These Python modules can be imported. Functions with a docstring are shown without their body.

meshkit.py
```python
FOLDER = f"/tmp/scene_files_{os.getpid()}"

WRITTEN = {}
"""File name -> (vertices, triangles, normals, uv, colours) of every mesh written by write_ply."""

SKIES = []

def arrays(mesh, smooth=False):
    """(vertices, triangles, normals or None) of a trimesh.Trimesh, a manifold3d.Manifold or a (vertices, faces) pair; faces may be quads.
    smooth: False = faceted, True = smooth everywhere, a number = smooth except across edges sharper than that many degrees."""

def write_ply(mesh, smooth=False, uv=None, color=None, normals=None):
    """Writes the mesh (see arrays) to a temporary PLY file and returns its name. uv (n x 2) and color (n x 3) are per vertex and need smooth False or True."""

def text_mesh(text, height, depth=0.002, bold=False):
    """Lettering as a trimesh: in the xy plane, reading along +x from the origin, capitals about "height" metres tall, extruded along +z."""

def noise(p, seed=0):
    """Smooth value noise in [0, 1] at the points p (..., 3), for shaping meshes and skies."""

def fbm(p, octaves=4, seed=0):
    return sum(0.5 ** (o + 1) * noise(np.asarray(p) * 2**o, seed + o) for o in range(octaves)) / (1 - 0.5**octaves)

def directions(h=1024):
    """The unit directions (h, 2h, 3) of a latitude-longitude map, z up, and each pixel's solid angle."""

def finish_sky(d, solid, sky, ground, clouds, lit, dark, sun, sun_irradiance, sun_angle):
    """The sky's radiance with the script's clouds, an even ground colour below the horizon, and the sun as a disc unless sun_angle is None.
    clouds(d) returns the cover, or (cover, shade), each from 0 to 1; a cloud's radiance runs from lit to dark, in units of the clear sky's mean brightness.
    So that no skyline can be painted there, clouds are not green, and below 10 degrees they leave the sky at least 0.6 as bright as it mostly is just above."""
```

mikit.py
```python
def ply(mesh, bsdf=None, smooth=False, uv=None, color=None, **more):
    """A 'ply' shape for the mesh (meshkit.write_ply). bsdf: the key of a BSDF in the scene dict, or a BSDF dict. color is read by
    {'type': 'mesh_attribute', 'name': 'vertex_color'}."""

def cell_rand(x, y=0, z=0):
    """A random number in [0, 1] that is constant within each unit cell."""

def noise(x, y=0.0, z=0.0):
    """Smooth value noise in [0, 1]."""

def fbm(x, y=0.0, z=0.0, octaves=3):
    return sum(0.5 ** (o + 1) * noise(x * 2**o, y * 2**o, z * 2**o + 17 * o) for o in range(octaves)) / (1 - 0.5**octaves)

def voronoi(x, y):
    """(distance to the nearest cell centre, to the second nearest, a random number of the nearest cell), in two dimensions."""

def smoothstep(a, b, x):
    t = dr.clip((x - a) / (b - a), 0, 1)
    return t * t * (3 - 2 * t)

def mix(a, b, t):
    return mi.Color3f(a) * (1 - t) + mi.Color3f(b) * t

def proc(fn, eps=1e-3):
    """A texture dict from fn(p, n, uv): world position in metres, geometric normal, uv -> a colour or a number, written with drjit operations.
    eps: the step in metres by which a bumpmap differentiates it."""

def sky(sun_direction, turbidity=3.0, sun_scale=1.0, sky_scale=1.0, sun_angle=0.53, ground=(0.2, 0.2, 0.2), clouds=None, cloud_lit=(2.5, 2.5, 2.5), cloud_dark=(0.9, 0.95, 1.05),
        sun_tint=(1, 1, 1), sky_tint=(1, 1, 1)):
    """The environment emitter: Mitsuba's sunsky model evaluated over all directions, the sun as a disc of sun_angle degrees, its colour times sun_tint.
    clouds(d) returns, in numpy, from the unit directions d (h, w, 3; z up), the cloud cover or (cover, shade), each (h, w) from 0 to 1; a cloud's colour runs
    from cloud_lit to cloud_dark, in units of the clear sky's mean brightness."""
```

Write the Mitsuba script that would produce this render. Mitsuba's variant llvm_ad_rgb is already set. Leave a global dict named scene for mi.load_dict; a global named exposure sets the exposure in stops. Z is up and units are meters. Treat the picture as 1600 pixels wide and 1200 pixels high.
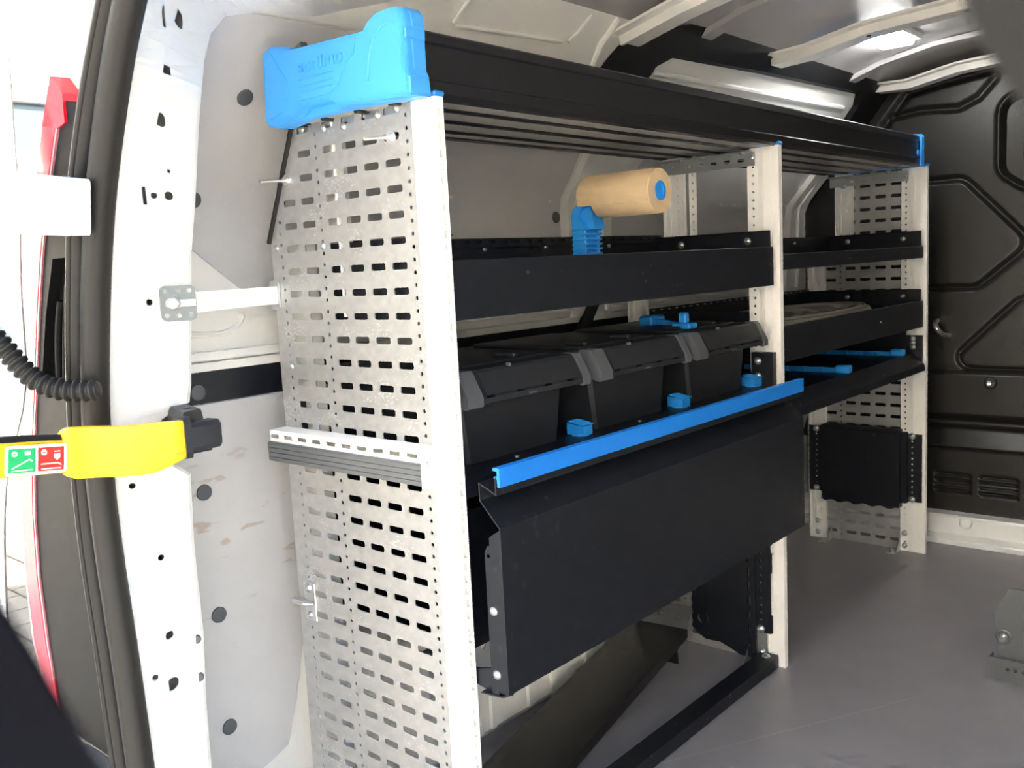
import math, random
import numpy as np, trimesh, manifold3d as m3, mitsuba as mi, drjit as dr
import mikit, meshkit
from mikit import noise, fbm, proc, smoothstep, mix, voronoi
from shapely.geometry import Polygon, LineString, Point, box as sbox
import shapely
T = mi.ScalarTransform4f
scene, labels = {'type': 'scene'}, {}
random.seed(5); RNG = np.random.default_rng(5)

# ------------------------------------------------------------------ camera, sky, exposure
CAM = np.array([-0.930, -0.943, 0.999])
FWD = np.array([0.742, 0.658, -0.128]); UP = np.array([0.130, 0.047, 0.990])
scene['camera'] = {'type': 'thinlens', 'fov': 2 * math.degrees(math.atan(800 / 1440)), 'fov_axis': 'x', 'aperture_radius': 0.0016, 'focus_distance': 1.75,
                   'near_clip': 0.02, 'far_clip': 200.0, 'to_world': T().look_at(origin=CAM.tolist(), target=(CAM + FWD).tolist(), up=UP.tolist())}
SUN = (0.50, -0.75, 0.42)
scene['sky'] = mikit.sky(SUN, turbidity=4.0, sun_scale=1.0, sky_scale=1.0, ground=(0.3, 0.29, 0.27), sun_tint=(.90, 1.0, 1.16))
exposure = 5.0

# ------------------------------------------------------------------ materials
def pr(key, col, rough=.5, metal=0., spec=.5, bump=None, bscale=1.0, two=True, **k):
    c = col if isinstance(col, dict) else {'type': 'rgb', 'value': list(col)}
    b = {'type': 'principled', 'base_color': c, 'roughness': rough if not callable(rough) else proc(rough), 'metallic': metal, 'specular': spec, **k}
    if bump: b = {'type': 'bumpmap', 'scale': bscale, 'tex': proc(bump, 5e-4), 'bsdf': b}
    scene[key] = {'type': 'twosided', 'bsdf': b} if two else b
    return key

def alu_col(p, n, uv):
    a = fbm(p.x * 90, p.y * 90, p.z * 90, 3); s = smoothstep(.74, .8, noise(p.x * 300, p.y * 300, p.z * 300) * .5 + noise(p.x * 21, p.y * 21, p.z * 21) * .5)
    return mix(mix((.43, .427, .42), (.53, .527, .52), a), (.72, .72, .72), s * .5)
ALU = pr('aluminium', proc(alu_col), .40, .62)
PROFILE = pr('anodised_profile', (.92, .895, .85), .38, .06)
ZINC = pr('zinc', (.50, .52, .52), .3, .8)
GALV = pr('dull_galvanised', (.13, .145, .15), .4, .3)
STEEL = pr('bright_steel', (.75, .74, .72), .22, .9)
def speck(p, n, uv):
    f = fbm(p.x * 40, p.y * 40, p.z * 40, 3)
    d = smoothstep(.90, .93, noise(p.x * 110, p.y * 110, p.z * 70)) * smoothstep(.5, .62, fbm(p.x * 5, p.y * 5, p.z * 5, 2)); d = dr.maximum(d, .22 * smoothstep(.68, .74, fbm(p.x * 60, p.y * 60, p.z * 30, 3)) * smoothstep(.25, .1, p.x) * smoothstep(-.03, -.05, p.y))
    return mix(mix((.0055, .0072, .0115), (.009, .011, .016), f), (.06, .06, .065), d * .7)
BLACK = pr('black_powder_coat', proc(speck), .42, 0, .34)
def grain(p, n, uv): return noise(p.x * 420, p.y * 420, p.z * 420) * .00035
TRAYBLACK = pr('grained_black_sheet', (.008, .0085, .0115), .34, 0, .45, grain, 1.0)
DARKPLASTIC = pr('anthracite_plastic', (.016, .018, .022), .45, 0, .4)
GREYCAP = pr('grey_plastic', (.075, .08, .088), .45)
RUBBER = pr('rubber', (.0165, .0155, .0148), .48, 0, .30)
HOUSING = pr('lamp_housing_plastic', (.0062, .0062, .0064), .6, 0, .18)
BLUE = pr('blue_plastic', (.020, .255, .70), .38)
UNDERM = pr('galvanised_underside', (.40, .385, .36), .35, .3)
PANE = pr('dark_pane', (.05, .08, .115), .15, 0, .2)
ROLLER = pr('roller_shutter_box', (.11, .105, .10), .6)
CASEBLUE = pr('pale_blue_plastic', (.055, .34, .80), .38)
BLUE_ALU = pr('blue_lacquer', (.010, .20, .70), .32)
def wear(p, n, uv):
    s = smoothstep(.62, .75, fbm(p.x * 35, p.y * 35, p.z * 35, 4)) * smoothstep(-.37, -.32, p.x)
    return mix((.74, .44, .014), (.45, .2, .03), s * .6)
YELLOW = pr('yellow_plastic', proc(wear), .4)
WHITE = pr('white_paint', (.80, .80, .79), .22, 0, .5, clearcoat=.5)
WHITE_DULL = pr('white_primer', (.70, .685, .65), .35)
def lining_col(p, n, uv):
    f = fbm(p.x * 9, p.z * 9, p.y * 3, 4)
    s = smoothstep(.66, .74, fbm(p.x * 22 + 5, p.z * 70, 3.3, 3)) * smoothstep(.8, .6, p.z) * smoothstep(.3, .5, p.z)
    return mix(mix((.45, .437, .437), (.515, .503, .503), f), (.35, .25, .16), s * .55)
LINING = pr('lining_board', proc(lining_col), .55)
def floor_bump(p, n, uv):
    x = p.x * 95; y = p.y * 95
    k = dr.sin(x + y) * dr.sin(x - y)
    return smoothstep(.15, .7, k) * .0009
def floor_col(p, n, uv):
    f = fbm(p.x * 12, p.y * 12, 0, 4)
    l = smoothstep(.004, .001, dr.abs(p.y + .25 + (p.x - 1.0) * .55)) * smoothstep(1.25, .9, p.x)
    d = smoothstep(.90, .93, noise(p.x * 75, p.y * 75, 2.0)) * smoothstep(.72, .8, noise(p.x * 4, p.y * 4))
    return mix(mix(mix((.245, .238, .258), (.280, .272, .296), f), (.34, .33, .33), l * .5), (.32, .24, .17), d * .5)
FLOORM = pr('vinyl_floor', proc(floor_col), .38, 0, .5, floor_bump)
BULK = pr('bulkhead_plastic', (.014, .0135, .013), .36, 0, .5, lambda p, n, uv: noise(p.x * 500, p.y * 500, p.z * 500) * .00012)
BLACKTRIM = pr('black_trim', (.006, .006, .0065), .6, 0, .2)
ROOFM = pr('roof_sheet', (.34, .33, .335), .24, 0, .5, clearcoat=.4)
MATT = pr('black_cloth', (.0016, .0018, .003), .95, 0, 0.)
GREYCLOTH = pr('grey_cloth', (.026, .0255, .026), .95, 0, 0.)
REDLENS = pr('red_lens', (.42, .022, .04), .15, 0, .6, clearcoat=.6)
PINKLENS = pr('pale_red_lens', (.55, .20, .22), .18, 0, .6, clearcoat=.6)
DEEPRED = pr('dark_red_lens', (.55, .006, .02), .15, 0, .6)
def paper_col(p, n, uv): return mix((.50, .36, .21), (.56, .41, .25), fbm(p.x * 60, p.y * 60, p.z * 60, 3))
PAPER = pr('kraft_paper', proc(paper_col), .8)
DARKMETAL = pr('black_lacquered_steel', (.010, .010, .0115), .26, 0, .45)
ZMETAL = pr('grey_bracket_metal', (.085, .092, .098), .38, .2)
GREEN = pr('green_print', (.02, .42, .13), .4)
RED = pr('red_print', (.70, .035, .03), .4)
PRINTWHITE = pr('white_print', (.85, .85, .85), .4)
def pave_col(p, n, uv): return mix((.13, .115, .095), (.19, .172, .15), fbm(p.x * 30, p.y * 30, p.z * 30, 4))
PAVE = pr('paver_stone', proc(pave_col), .85, 0, .2)
ASPHALT = pr('yard_concrete', (.41, .402, .395), .9, 0, .2)
RENDER_W = pr('white_render', (.78, .775, .77), .8)
GLASS_W = pr('window_glass', (.30, .42, .52), .08, 0, .8)
GREYPL = pr('grey_plastic_strip', (.105, .11, .115), .4)
def hose_col(p, n, uv):
    e = dr.sqrt(dr.square((p.x - 1.55) / .40) + dr.square((p.y - .19) / .140)) * 26
    return mix((.13, .122, .11), (.32, .30, .27), smoothstep(-.3, .5, dr.sin(e * 3.1)) * .7 + fbm(p.x * 30, p.y * 30, p.z * 30, 2) * .3)
MATRUB = pr('grey_ribbed_rubber', proc(hose_col), .6)

# ------------------------------------------------------------------ mesh helpers
def rawmesh(v, f): return trimesh.Trimesh(np.asarray(v, float), np.asarray(f, int), process=False)
def tm(man):
    m = man.to_mesh(); return rawmesh(m.vert_properties[:, :3], m.tri_verts)
def cat(*ms):
    out = []
    for m in ms:
        if isinstance(m, (list, tuple)): out += list(m)
        else: out.append(m)
    return trimesh.util.concatenate([tm(x) if hasattr(x, 'to_mesh') else x for x in out])
def bxm(x0, x1, y0, y1, z0, z1, c=.0015):
    """chamfered box as a Manifold"""
    lo = np.array([min(x0, x1), min(y0, y1), min(z0, z1)]); hi = np.array([max(x0, x1), max(y0, y1), max(z0, z1)])
    c = min(c, .3 * (hi - lo).min()); P = []
    for s in np.ndindex(2, 2, 2):
        q = np.where(np.array(s) == 1, hi, lo); d = np.where(np.array(s) == 1, -c, c)
        for k in range(3):
            r = q + d; r[k] = q[k]; P.append(r)
    return m3.Manifold.hull_points(np.array(P))
def bx(*a, **k): return tm(bxm(*a, **k))
AX = {'x': [2, 0, 1], 'y': [0, 2, 1], 'z': [0, 1, 2]}
def extm(poly, axis, t0, t1):
    """extrudes a polygon ((y,z), (x,z) or (x,y)) along the axis; shapely polygons may have holes"""
    polys = []
    if isinstance(poly, Polygon) or hasattr(poly, 'geoms'):
        for g in getattr(poly, 'geoms', [poly]):
            polys.append(np.array(g.exterior.coords)[:-1]); polys += [np.array(h.coords)[:-1] for h in g.interiors]
    else: polys = [np.asarray(poly, float)]
    man = m3.CrossSection([np.ascontiguousarray(p) for p in polys], m3.FillRule.EvenOdd).extrude(abs(t1 - t0))
    a = AX[axis]; A = np.zeros((3, 4))
    for i in range(3): A[i, a[i]] = 1
    A[{'x': 0, 'y': 1, 'z': 2}[axis], 3] = min(t0, t1)
    return man.transform(A)
def ext(*a): return tm(extm(*a))
def cylm(p0, p1, r0, r1=None, n=24):
    p0, p1 = np.array(p0, float), np.array(p1, float); d = p1 - p0; L = np.linalg.norm(d); d /= L
    u = np.cross(d, [0, 0, 1]) if abs(d[2]) < .9 else np.cross(d, [1, 0, 0]); u /= np.linalg.norm(u); v = np.cross(d, u)
    return m3.Manifold.cylinder(L, r0, r0 if r1 is None else r1, n).transform(np.c_[u, v, d, p0])
def cyl(*a, **k): return tm(cylm(*a, **k))
def frame(p, d):
    d = np.array(d, float); d /= np.linalg.norm(d)
    u = np.cross(d, [0, 0, 1]) if abs(d[2]) < .9 else np.cross(d, [1, 0, 0]); u /= np.linalg.norm(u); v = np.cross(d, u)
    return np.c_[u, v, d, np.array(p, float)]
def lathe(profile, p=(0, 0, 0), d=(0, 0, 1), n=24):
    """profile (r, h) closed towards the axis, turned about d through p"""
    m = m3.CrossSection([np.array(profile, float)], m3.FillRule.EvenOdd).revolve(n); return tm(m.transform(frame(p, d)))
def spline(pts, n=40):
    from scipy.interpolate import CubicSpline
    pts = np.array(pts, float); s = np.r_[0, np.cumsum(np.linalg.norm(np.diff(pts, axis=0), axis=1))]
    return CubicSpline(s, pts)(np.linspace(0, s[-1], n))
def tube(path, r, n=14, radii=None, up=(1, 0, 0), squash=(1, 1)):
    path = np.array(path, float); N = len(path); t = np.gradient(path, axis=0); t /= np.linalg.norm(t, axis=1)[:, None]
    rr = np.full(N, r) if radii is None else np.array(radii); V = []
    u = np.array(up, float)
    for i in range(N):
        u = u - t[i] * (u @ t[i]); u /= np.linalg.norm(u); w = np.cross(t[i], u)
        a = np.linspace(0, 2 * np.pi, n, endpoint=False)
        V.append(path[i] + rr[i] * (squash[0] * np.cos(a)[:, None] * u + squash[1] * np.sin(a)[:, None] * w))
    V = np.vstack(V + [path[:1], path[-1:]]); F = []
    for i in range(N - 1):
        for k in range(n):
            a, b, c, d = i * n + k, i * n + (k + 1) % n, (i + 1) * n + (k + 1) % n, (i + 1) * n + k
            F += [[a, b, c], [a, c, d]]
    for k in range(n): F += [[N * n, (k + 1) % n, k], [N * n + 1, (N - 1) * n + k, (N - 1) * n + (k + 1) % n]]
    return rawmesh(V, F)
def rrect(cx, cy, w, h, r, n=4):
    r = min(r, w / 2 - 1e-5, h / 2 - 1e-5)
    return sbox(cx - w / 2 + r, cy - h / 2 + r, cx + w / 2 - r, cy + h / 2 - r).buffer(r, quad_segs=n)
def strip(pts, th):
    """a bent sheet: an open line given a thickness"""
    return LineString(pts).buffer(th / 2, cap_style='flat', join_style='mitre')

# ------------------------------------------------------------------ scene helpers
def add(name, mesh, mat, smooth=30, parent=None):
    base = (parent + '__' if parent else '') + name; key, i = base, 0
    while key in scene: i += 1; key = '%s_%03d' % (base, i)
    scene[key] = mesh if isinstance(mesh, dict) else mikit.ply(tm(mesh) if hasattr(mesh, 'to_mesh') else mesh, mat, smooth)
    return key
def thing(name, label, cat_, group=None):
    key, i = name, 0
    while key in labels: i += 1; key = '%s_%03d' % (name, i)
    labels[key] = {'label': label, 'category': cat_}
    group = group or {'rack_upright': 'aluminium uprights of the rack', 'shelf_tray': 'black shelf trays of the rack', 'storage_box': 'storage boxes on the shelf', 'box_stop': 'blue stops on the box shelf', 'shelf_divider': 'blue shelf dividers', 'box_latch': 'blue box latches', 'cover_box': 'black bolt-on covers'}.get(name)
    if group: labels[key]['group'] = group
    return key
def struct(name, mesh, mat, label, smooth=30):
    k = add(name, mesh, mat, smooth); labels[k] = {'label': label, 'kind': 'structure', 'category': name.split('_')[0]}; return k
def lab(key, text): labels[key] = {'label': text}
_bolt = mikit.ply(lathe([(0, 0), (.0072, 0), (.0072, .0012), (.0058, .0026), (.0048, .0036), (.0024, .0046), (.0018, .0028), (0, .0028)], n=12), ZINC, 40)
def bolt(parent, p, d, s=1.0, name='bolt'):
    A = np.eye(4); A[:3] = frame(p, d); A[:3, :3] *= s
    return add(name, {**_bolt, 'to_world': T(A.tolist())}, None, parent=parent)

# ================================================================== THE VAN BODY (setting)
def Yw(z):
    z = np.asarray(z, float); return .50 - .75 * np.maximum(z - 1.15, 0)
def on_wall(man, L=.05):
    m = tm(man.refine_to_length(L)); m.vertices[:, 1] += Yw(m.vertices[:, 2]); return m
def wallplate(poly, y0, y1, L=.05): return on_wall(extm(poly, 'y', y0, y1), L)

struct('floor', bx(-.42, 2.36, -1.30, .62, -.03, 0, c=.004), FLOORM, 'grey dimpled vinyl load floor of the van with a few scratches')
k = struct('wall_left', wallplate(sbox(-.33, 0, 2.45, 1.47), 0, .03), WHITE_DULL, 'white painted inner side wall of the van behind the shelving')
G = 'wall_left'
# lining boards
add('lining_panel', wallplate(Polygon([(-.21, 1.40), (.40, 1.40), (.88, 1.30), (.90, 1.20), (.905, .98), (.90, .96), (.03, .96), (-.02, .985), (-.1, 1.05), (-.21, 1.12)]), -.006, -.0005), LINING, parent=G)
add('lining_panel', wallplate(Polygon([(1.10, .87), (2.10, .87), (2.2, 1.2), (2.26, 1.3), (1.17, 1.3), (1.11, 1.1)]), -.006, -.0005), LINING, parent=G)
low = Polygon([(-.21, .788), (2.3, .788), (2.3, .34), (.11, .34), (.05, .30), (.025, .2), (.0, .12), (-.05, .1), (-.21, .09)])
add('lining_panel', wallplate(low, -.006, -.0005), LINING, parent=G)
# pressed steel members of the body side
add('strut', wallplate(Polygon([(.90, 1.31), (.915, 1.2), (.92, .86), (1.085, .86), (1.10, 1.1), (1.16, 1.31)]), -.022, -.0005), WHITE_DULL, parent=G)
add('strut', wallplate(Polygon([(2.12, .86), (2.22, .86), (2.335, 1.33), (2.225, 1.33)]), -.03, -.0005), WHITE_DULL, parent=G)
add('strut_rib', tube([(1.06, .475, .87), (1.045, .475, 1.15), (1.045, .40, 1.28)], .006, 8), WHITE, parent=G)
add('strut_rib', tube([(2.20, .466, .87), (2.23, .466, 1.15), (2.29, .38, 1.30)], .008, 8), WHITE, parent=G)
add('step_rail', bx(-.2, 2.2, .488, .502, .862, .878), WHITE_DULL, parent=G)
add('step_rail', bx(-.2, 2.2, .484, .502, .845, .860), WHITE_DULL, parent=G)
lab(add('lashing_rail', bx(-.21, 2.3, .492, .506, .790, .848), BLACK, parent=G), 'black horizontal lashing rail')
lab(add('brace', ext(strip([(.93, .80), (1.05, .95)], .035), 'y', .47, .482), BLACK, parent=G), 'black diagonal brace')
add('dent', tube(spline([(-.14, .499, .91), (-.07, .499, .905), (-.03, .499, .915), (-.015, .499, .935)], 12), .006, 8), WHITE_DULL, parent=G)
plug = mikit.ply(lathe([(0, 0), (.016, 0), (.015, .003), (.012, .0045), (0, .005)], n=20), GREYCAP, 30)
def wplug(x, z, s=1.0):
    A = np.eye(4); A[:3] = frame((x, float(Yw(z)) - .0065, z), (0, -1, -.75 if z > 1.15 else 0)); A[:3, :3] *= s
    add('plug', {**plug, 'to_world': T(A.tolist())}, None, parent=G)
for x, z in ((-.045, 1.29), (-.093, 1.135), (-.118, .81), (-.124, .637), (-.118, .415), (-.118, .206), (.885, 1.11), (2.235, 1.195), (.078, .30)): wplug(x, z, .9)
add('clip_tab', bx(.02, .045, .325, .345, 1.345, 1.40, c=.006), GREYCAP, parent=G)
# wheel arch under the rack
arch = [bxm(.07, .97, .338, .60, 0, .33, c=.03)]
for x in (.20, .36, .40, .52, .60, .73, .80, .92): arch.append(m3.Manifold.hull_points(np.array([(x + a, .340 - b, z) for z in (.03, .27) for a, b in ((-.012, 0), (.012, 0), (-.006, .007), (.006, .007))])))
add('wheel_arch', cat(arch), WHITE_DULL, parent=G)

# cant rail above the lining, runs into the roof
cant = [(.345, 1.405), (.318, 1.400), (.300, 1.405), (.285, 1.425), (.262, 1.465), (.240, 1.490), (.215, 1.525), (.200, 1.58), (.45, 1.60), (.47, 1.47)]
struct('trim_1', ext(cant, 'x', -.30, .86), WHITE_DULL, 'white cant rail along the top of the side wall above the long tray', 50)
add('seam', tube([(.33, .272, 1.44), (.345, .247, 1.475), (.36, .226, 1.51)], .004, 8), WHITE_DULL, parent='trim_1')
add('seam', tube([(.66, .263, 1.452), (.68, .247, 1.475), (.70, .23, 1.505)], .004, 8), WHITE_DULL, parent='trim_1')
add('seam', tube([(.34, .276, 1.438), (.50, .270, 1.445), (.64, .266, 1.45)], .004, 8), WHITE_DULL, parent='trim_1')
add('rib', tube([(.775, .300, 1.41), (.775, .262, 1.464), (.79, .225, 1.512)], .010, 10), WHITE_DULL, parent='trim_1')
# black frame round the blanked side window and the panel inside it
def wp(x, z, off=0):
    return np.array([x, float(Yw(z)) - off, z])
wf_out = Polygon([(.835, 1.36), (.815, 1.42), (.84, 1.46), (.90, 1.49), (1.03, 1.518), (1.50, 1.535), (2.30, 1.55), (2.345, 1.53), (2.36, 1.45), (2.35, 1.38)]).buffer(.01)
wf_in = Polygon([(.97, 1.37), (.985, 1.435), (1.04, 1.462), (1.50, 1.475), (2.15, 1.487), (2.18, 1.46), (2.18, 1.37)]).buffer(.006)
struct('trim_2', wallplate(wf_out.difference(wf_in), -.032, -.006, .06), BLACKTRIM, 'black trim frame round the blanked side window above the long tray', 40)
struct('window_1', wallplate(sbox(.9, 1.34, 2.33, 1.50), -.008, .0, .06), WHITE_DULL, 'white blanking panel in the side window, glimpsed above the long tray')
add('ridge', tube([wp(1.0, 1.432, .012), wp(1.5, 1.44, .012), wp(2.12, 1.45, .012)], .008, 8), WHITE, parent='window_1')

# roof sheet with cross members
rn = 40; ys = np.linspace(-1.30, .26, rn); zs = 1.60 - .10 * ((ys + .52) / .78) ** 4
def roofstrip(x0, x1, dz=0, th=.006, y0=None, y1=None):
    sel = (ys >= (y0 if y0 is not None else -9)) & (ys <= (y1 if y1 is not None else 9)); pts = list(zip(ys[sel], zs[sel] + dz))
    return ext(strip(pts, th), 'x', x0, x1)
struct('ceiling', roofstrip(-.42, 2.46), ROOFM, 'white painted van roof seen from below with cross members', 40)
def member(xs, w, ends, name='cross_member', parent='ceiling', drop=.05):
    """a pressed rail across the roof whose end runs down to the side rail"""
    pts = [(ends[0], ends[1])] + [(y, 1.60 - .10 * ((y + .52) / .78) ** 4 - drop) for y in (.10, -.05, -.3, -.6, -.9, -1.2)]
    pl = strip(pts, .024)
    m = ext(pl, 'x', xs - w / 2, xs + w / 2); fl = ext(strip([(a, b + .012) for a, b in pts], .006), 'x', xs - w / 2 - .03, xs + w / 2 + .03)
    return add(name, cat(m, fl), WHITE_DULL, 35, parent=parent)
member(.85, .055, (.245, 1.475)); member(1.50, .06, (.20, 1.505)); member(2.27, .05, (.215, 1.515))
for x, w in ((.55, .05), (1.12, .05), (2.03, .05)):
    pts = [(y, 1.60 - .10 * ((y + .52) / .78) ** 4 - .010) for y in (.2, .10, -.05, -.3, -.6, -.9, -1.2)]
    add('roof_bow', ext(strip(pts, .014), 'x', x - w / 2, x + w / 2), ROOFM, 35, parent='ceiling')
for y in (-.05, -.28): add('hole_plug', cyl((1.495, y, 1.60 - .10 * ((y + .52) / .78) ** 4 - .0632), (1.495, y, 1.54), .006, n=12), BLACKTRIM, parent='ceiling')
# roof lamp
rl = thing('roof_lamp', 'small bright white lamp under the roof beside the middle cross member', 'lamp')
add('housing', bx(1.68, 1.88, -.06, .06, 1.571, 1.590, c=.004), PRINTWHITE, parent=rl)
lens = bx(1.70, 1.86, -.045, .045, 1.555, 1.572, c=.006)
scene[rl + '__lens'] = mikit.ply(lens, PRINTWHITE, 30); scene[rl + '__lens']['emitter'] = {'type': 'area', 'radiance': {'type': 'rgb', 'value': [2.4, 2.4, 2.3]}}

# right wall and rear frame (behind the camera's right), so that light comes in where it does
struct('wall_right', cat(bx(-.36, 2.4, -1.33, -1.27, -.03, 1.62)), WHITE_DULL, 'white right side wall of the van')
struct('trim_3', cat(bx(-.44, -.34, -1.36, .14, 1.50, 1.66, c=.01), bx(-.44, -.34, -1.36, -1.16, -.1, 1.6, c=.01)), WHITE, 'white rear frame of the van over and beside the door opening')

# bulkhead: moulded sheet with grooves
def bulkhead():
    Y = np.arange(-1.30, .56, .006); Z = np.arange(.075, 1.60, .0055); yy, zz = np.meshgrid(Y, Z, indexing='ij')
    P = shapely.points(yy.ravel(), zz.ravel()); H = np.zeros(yy.size)
    def groove(line, w, d, smooth_=.022):
        g = LineString(line).buffer(smooth_).buffer(-smooth_) if False else LineString(line)
        dist = shapely.distance(g, P); return -d * np.clip(1.5 - dist / (w / 2) * 1.0, 0, 1) ** 1 * (dist < w * .75)
    def rnd(pts, r): return np.array(Polygon(pts).buffer(-r).buffer(r, quad_segs=6).exterior.coords)
    H += groove(rnd([(.30, 1.205), (-.04, 1.205), (-.245, .985), (-.085, .848), (.30, .848)], .05), .016, .016)
    H += groove(rnd([(-.06, .578), (-.01, .61), (-.20, .80), (-.30, .845), (-.9, .845), (-.9, .578)], .035), .012, .012)
    H += groove([(.19, 1.43), (.10, 1.44), (-.02, 1.43), (-.08, 1.455), (-.13, 1.51)], .018, .014)
    H += groove([(.22, 1.40), (.14, 1.50), (.05, 1.515), (-.12, 1.535), (-1.1, 1.535)], .022, .014)
    win = Polygon(rnd([(-.145, 1.45), (-.145, 1.21), (-.22, 1.155), (-.95, 1.155), (-.95, 1.45)], .06)); d = shapely.distance(win, P); ins = shapely.contains(win, P)
    db = shapely.distance(win.exterior, P); sgn = np.where(ins, -db, db)
    H += .018 * np.clip(1 - np.abs(sgn) / .012, 0, 1) - np.where(ins, .05 * np.clip(db / .03, 0, 1), 0) + np.where(ins, .035 * np.clip((db - .055) / .012, 0, 1), 0)
    z = zz.ravel(); H += np.interp(z, [.07, .29, .305, .315, .375, .385, .40, .425, .56, .575], [.0, .0, .0, .045, .0, -.02, -.02, .02, .022, 0])
    for y0 in (-.075, -.215):
        for kk in range(4):
            zc = .212 - kk * .019; m_ = (z - zc) / .0065
            H += np.where((yy.ravel() > y0) & (yy.ravel() < y0 + .115), -.016 * np.clip(1 - m_ ** 2, 0, 1), 0)
    V = np.c_[2.36 - H, yy.ravel(), zz.ravel()]; ny, nz = yy.shape; idx = np.arange(ny * nz).reshape(ny, nz)
    a, b, c, d = idx[:-1, :-1].ravel(), idx[1:, :-1].ravel(), idx[1:, 1:].ravel(), idx[:-1, 1:].ravel()
    F = np.r_[np.c_[a, c, b], np.c_[a, d, c]]; return cat(rawmesh(V, F), bx(2.385, 2.40, -1.30, .55, .05, 1.6))
struct('wall_front', bulkhead(), BULK, 'black moulded plastic bulkhead at the front of the load bay', True)
add('grab_bolt', cat(lathe([(0, 0), (.018, 0), (.02, .008), (.016, .016), (0, .02)], (2.34, -.135, .535), (-1, -.2, .3))), DARKPLASTIC, parent='wall_front')
add('bolt_head', cat(lathe([(0, 0), (.009, 0), (.008, .01), (0, .012)], (2.322, -.135, .537), (-1, -.2, .3), 6)), STEEL, parent='wall_front')
add('hook', tube(spline([(2.37, .035, .725), (2.31, .03, .735), (2.29, .02, .72), (2.31, .01, .70), (2.37, .005, .70)], 20), .009, 10), STEEL, parent='wall_front')
struct('baseboard_front', cat(bx(2.30, 2.40, -1.30, .55, .018, .085, c=.006), bx(2.24, 2.40, -1.30, .55, -.002, .02, c=.004)), WHITE, 'white painted sill along the foot of the bulkhead')
add('lug', m3.Manifold.sphere(.022, 16).scale((.5, 1, 1)).translate((2.30, -.075, .065)), WHITE, parent='baseboard_front')

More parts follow.
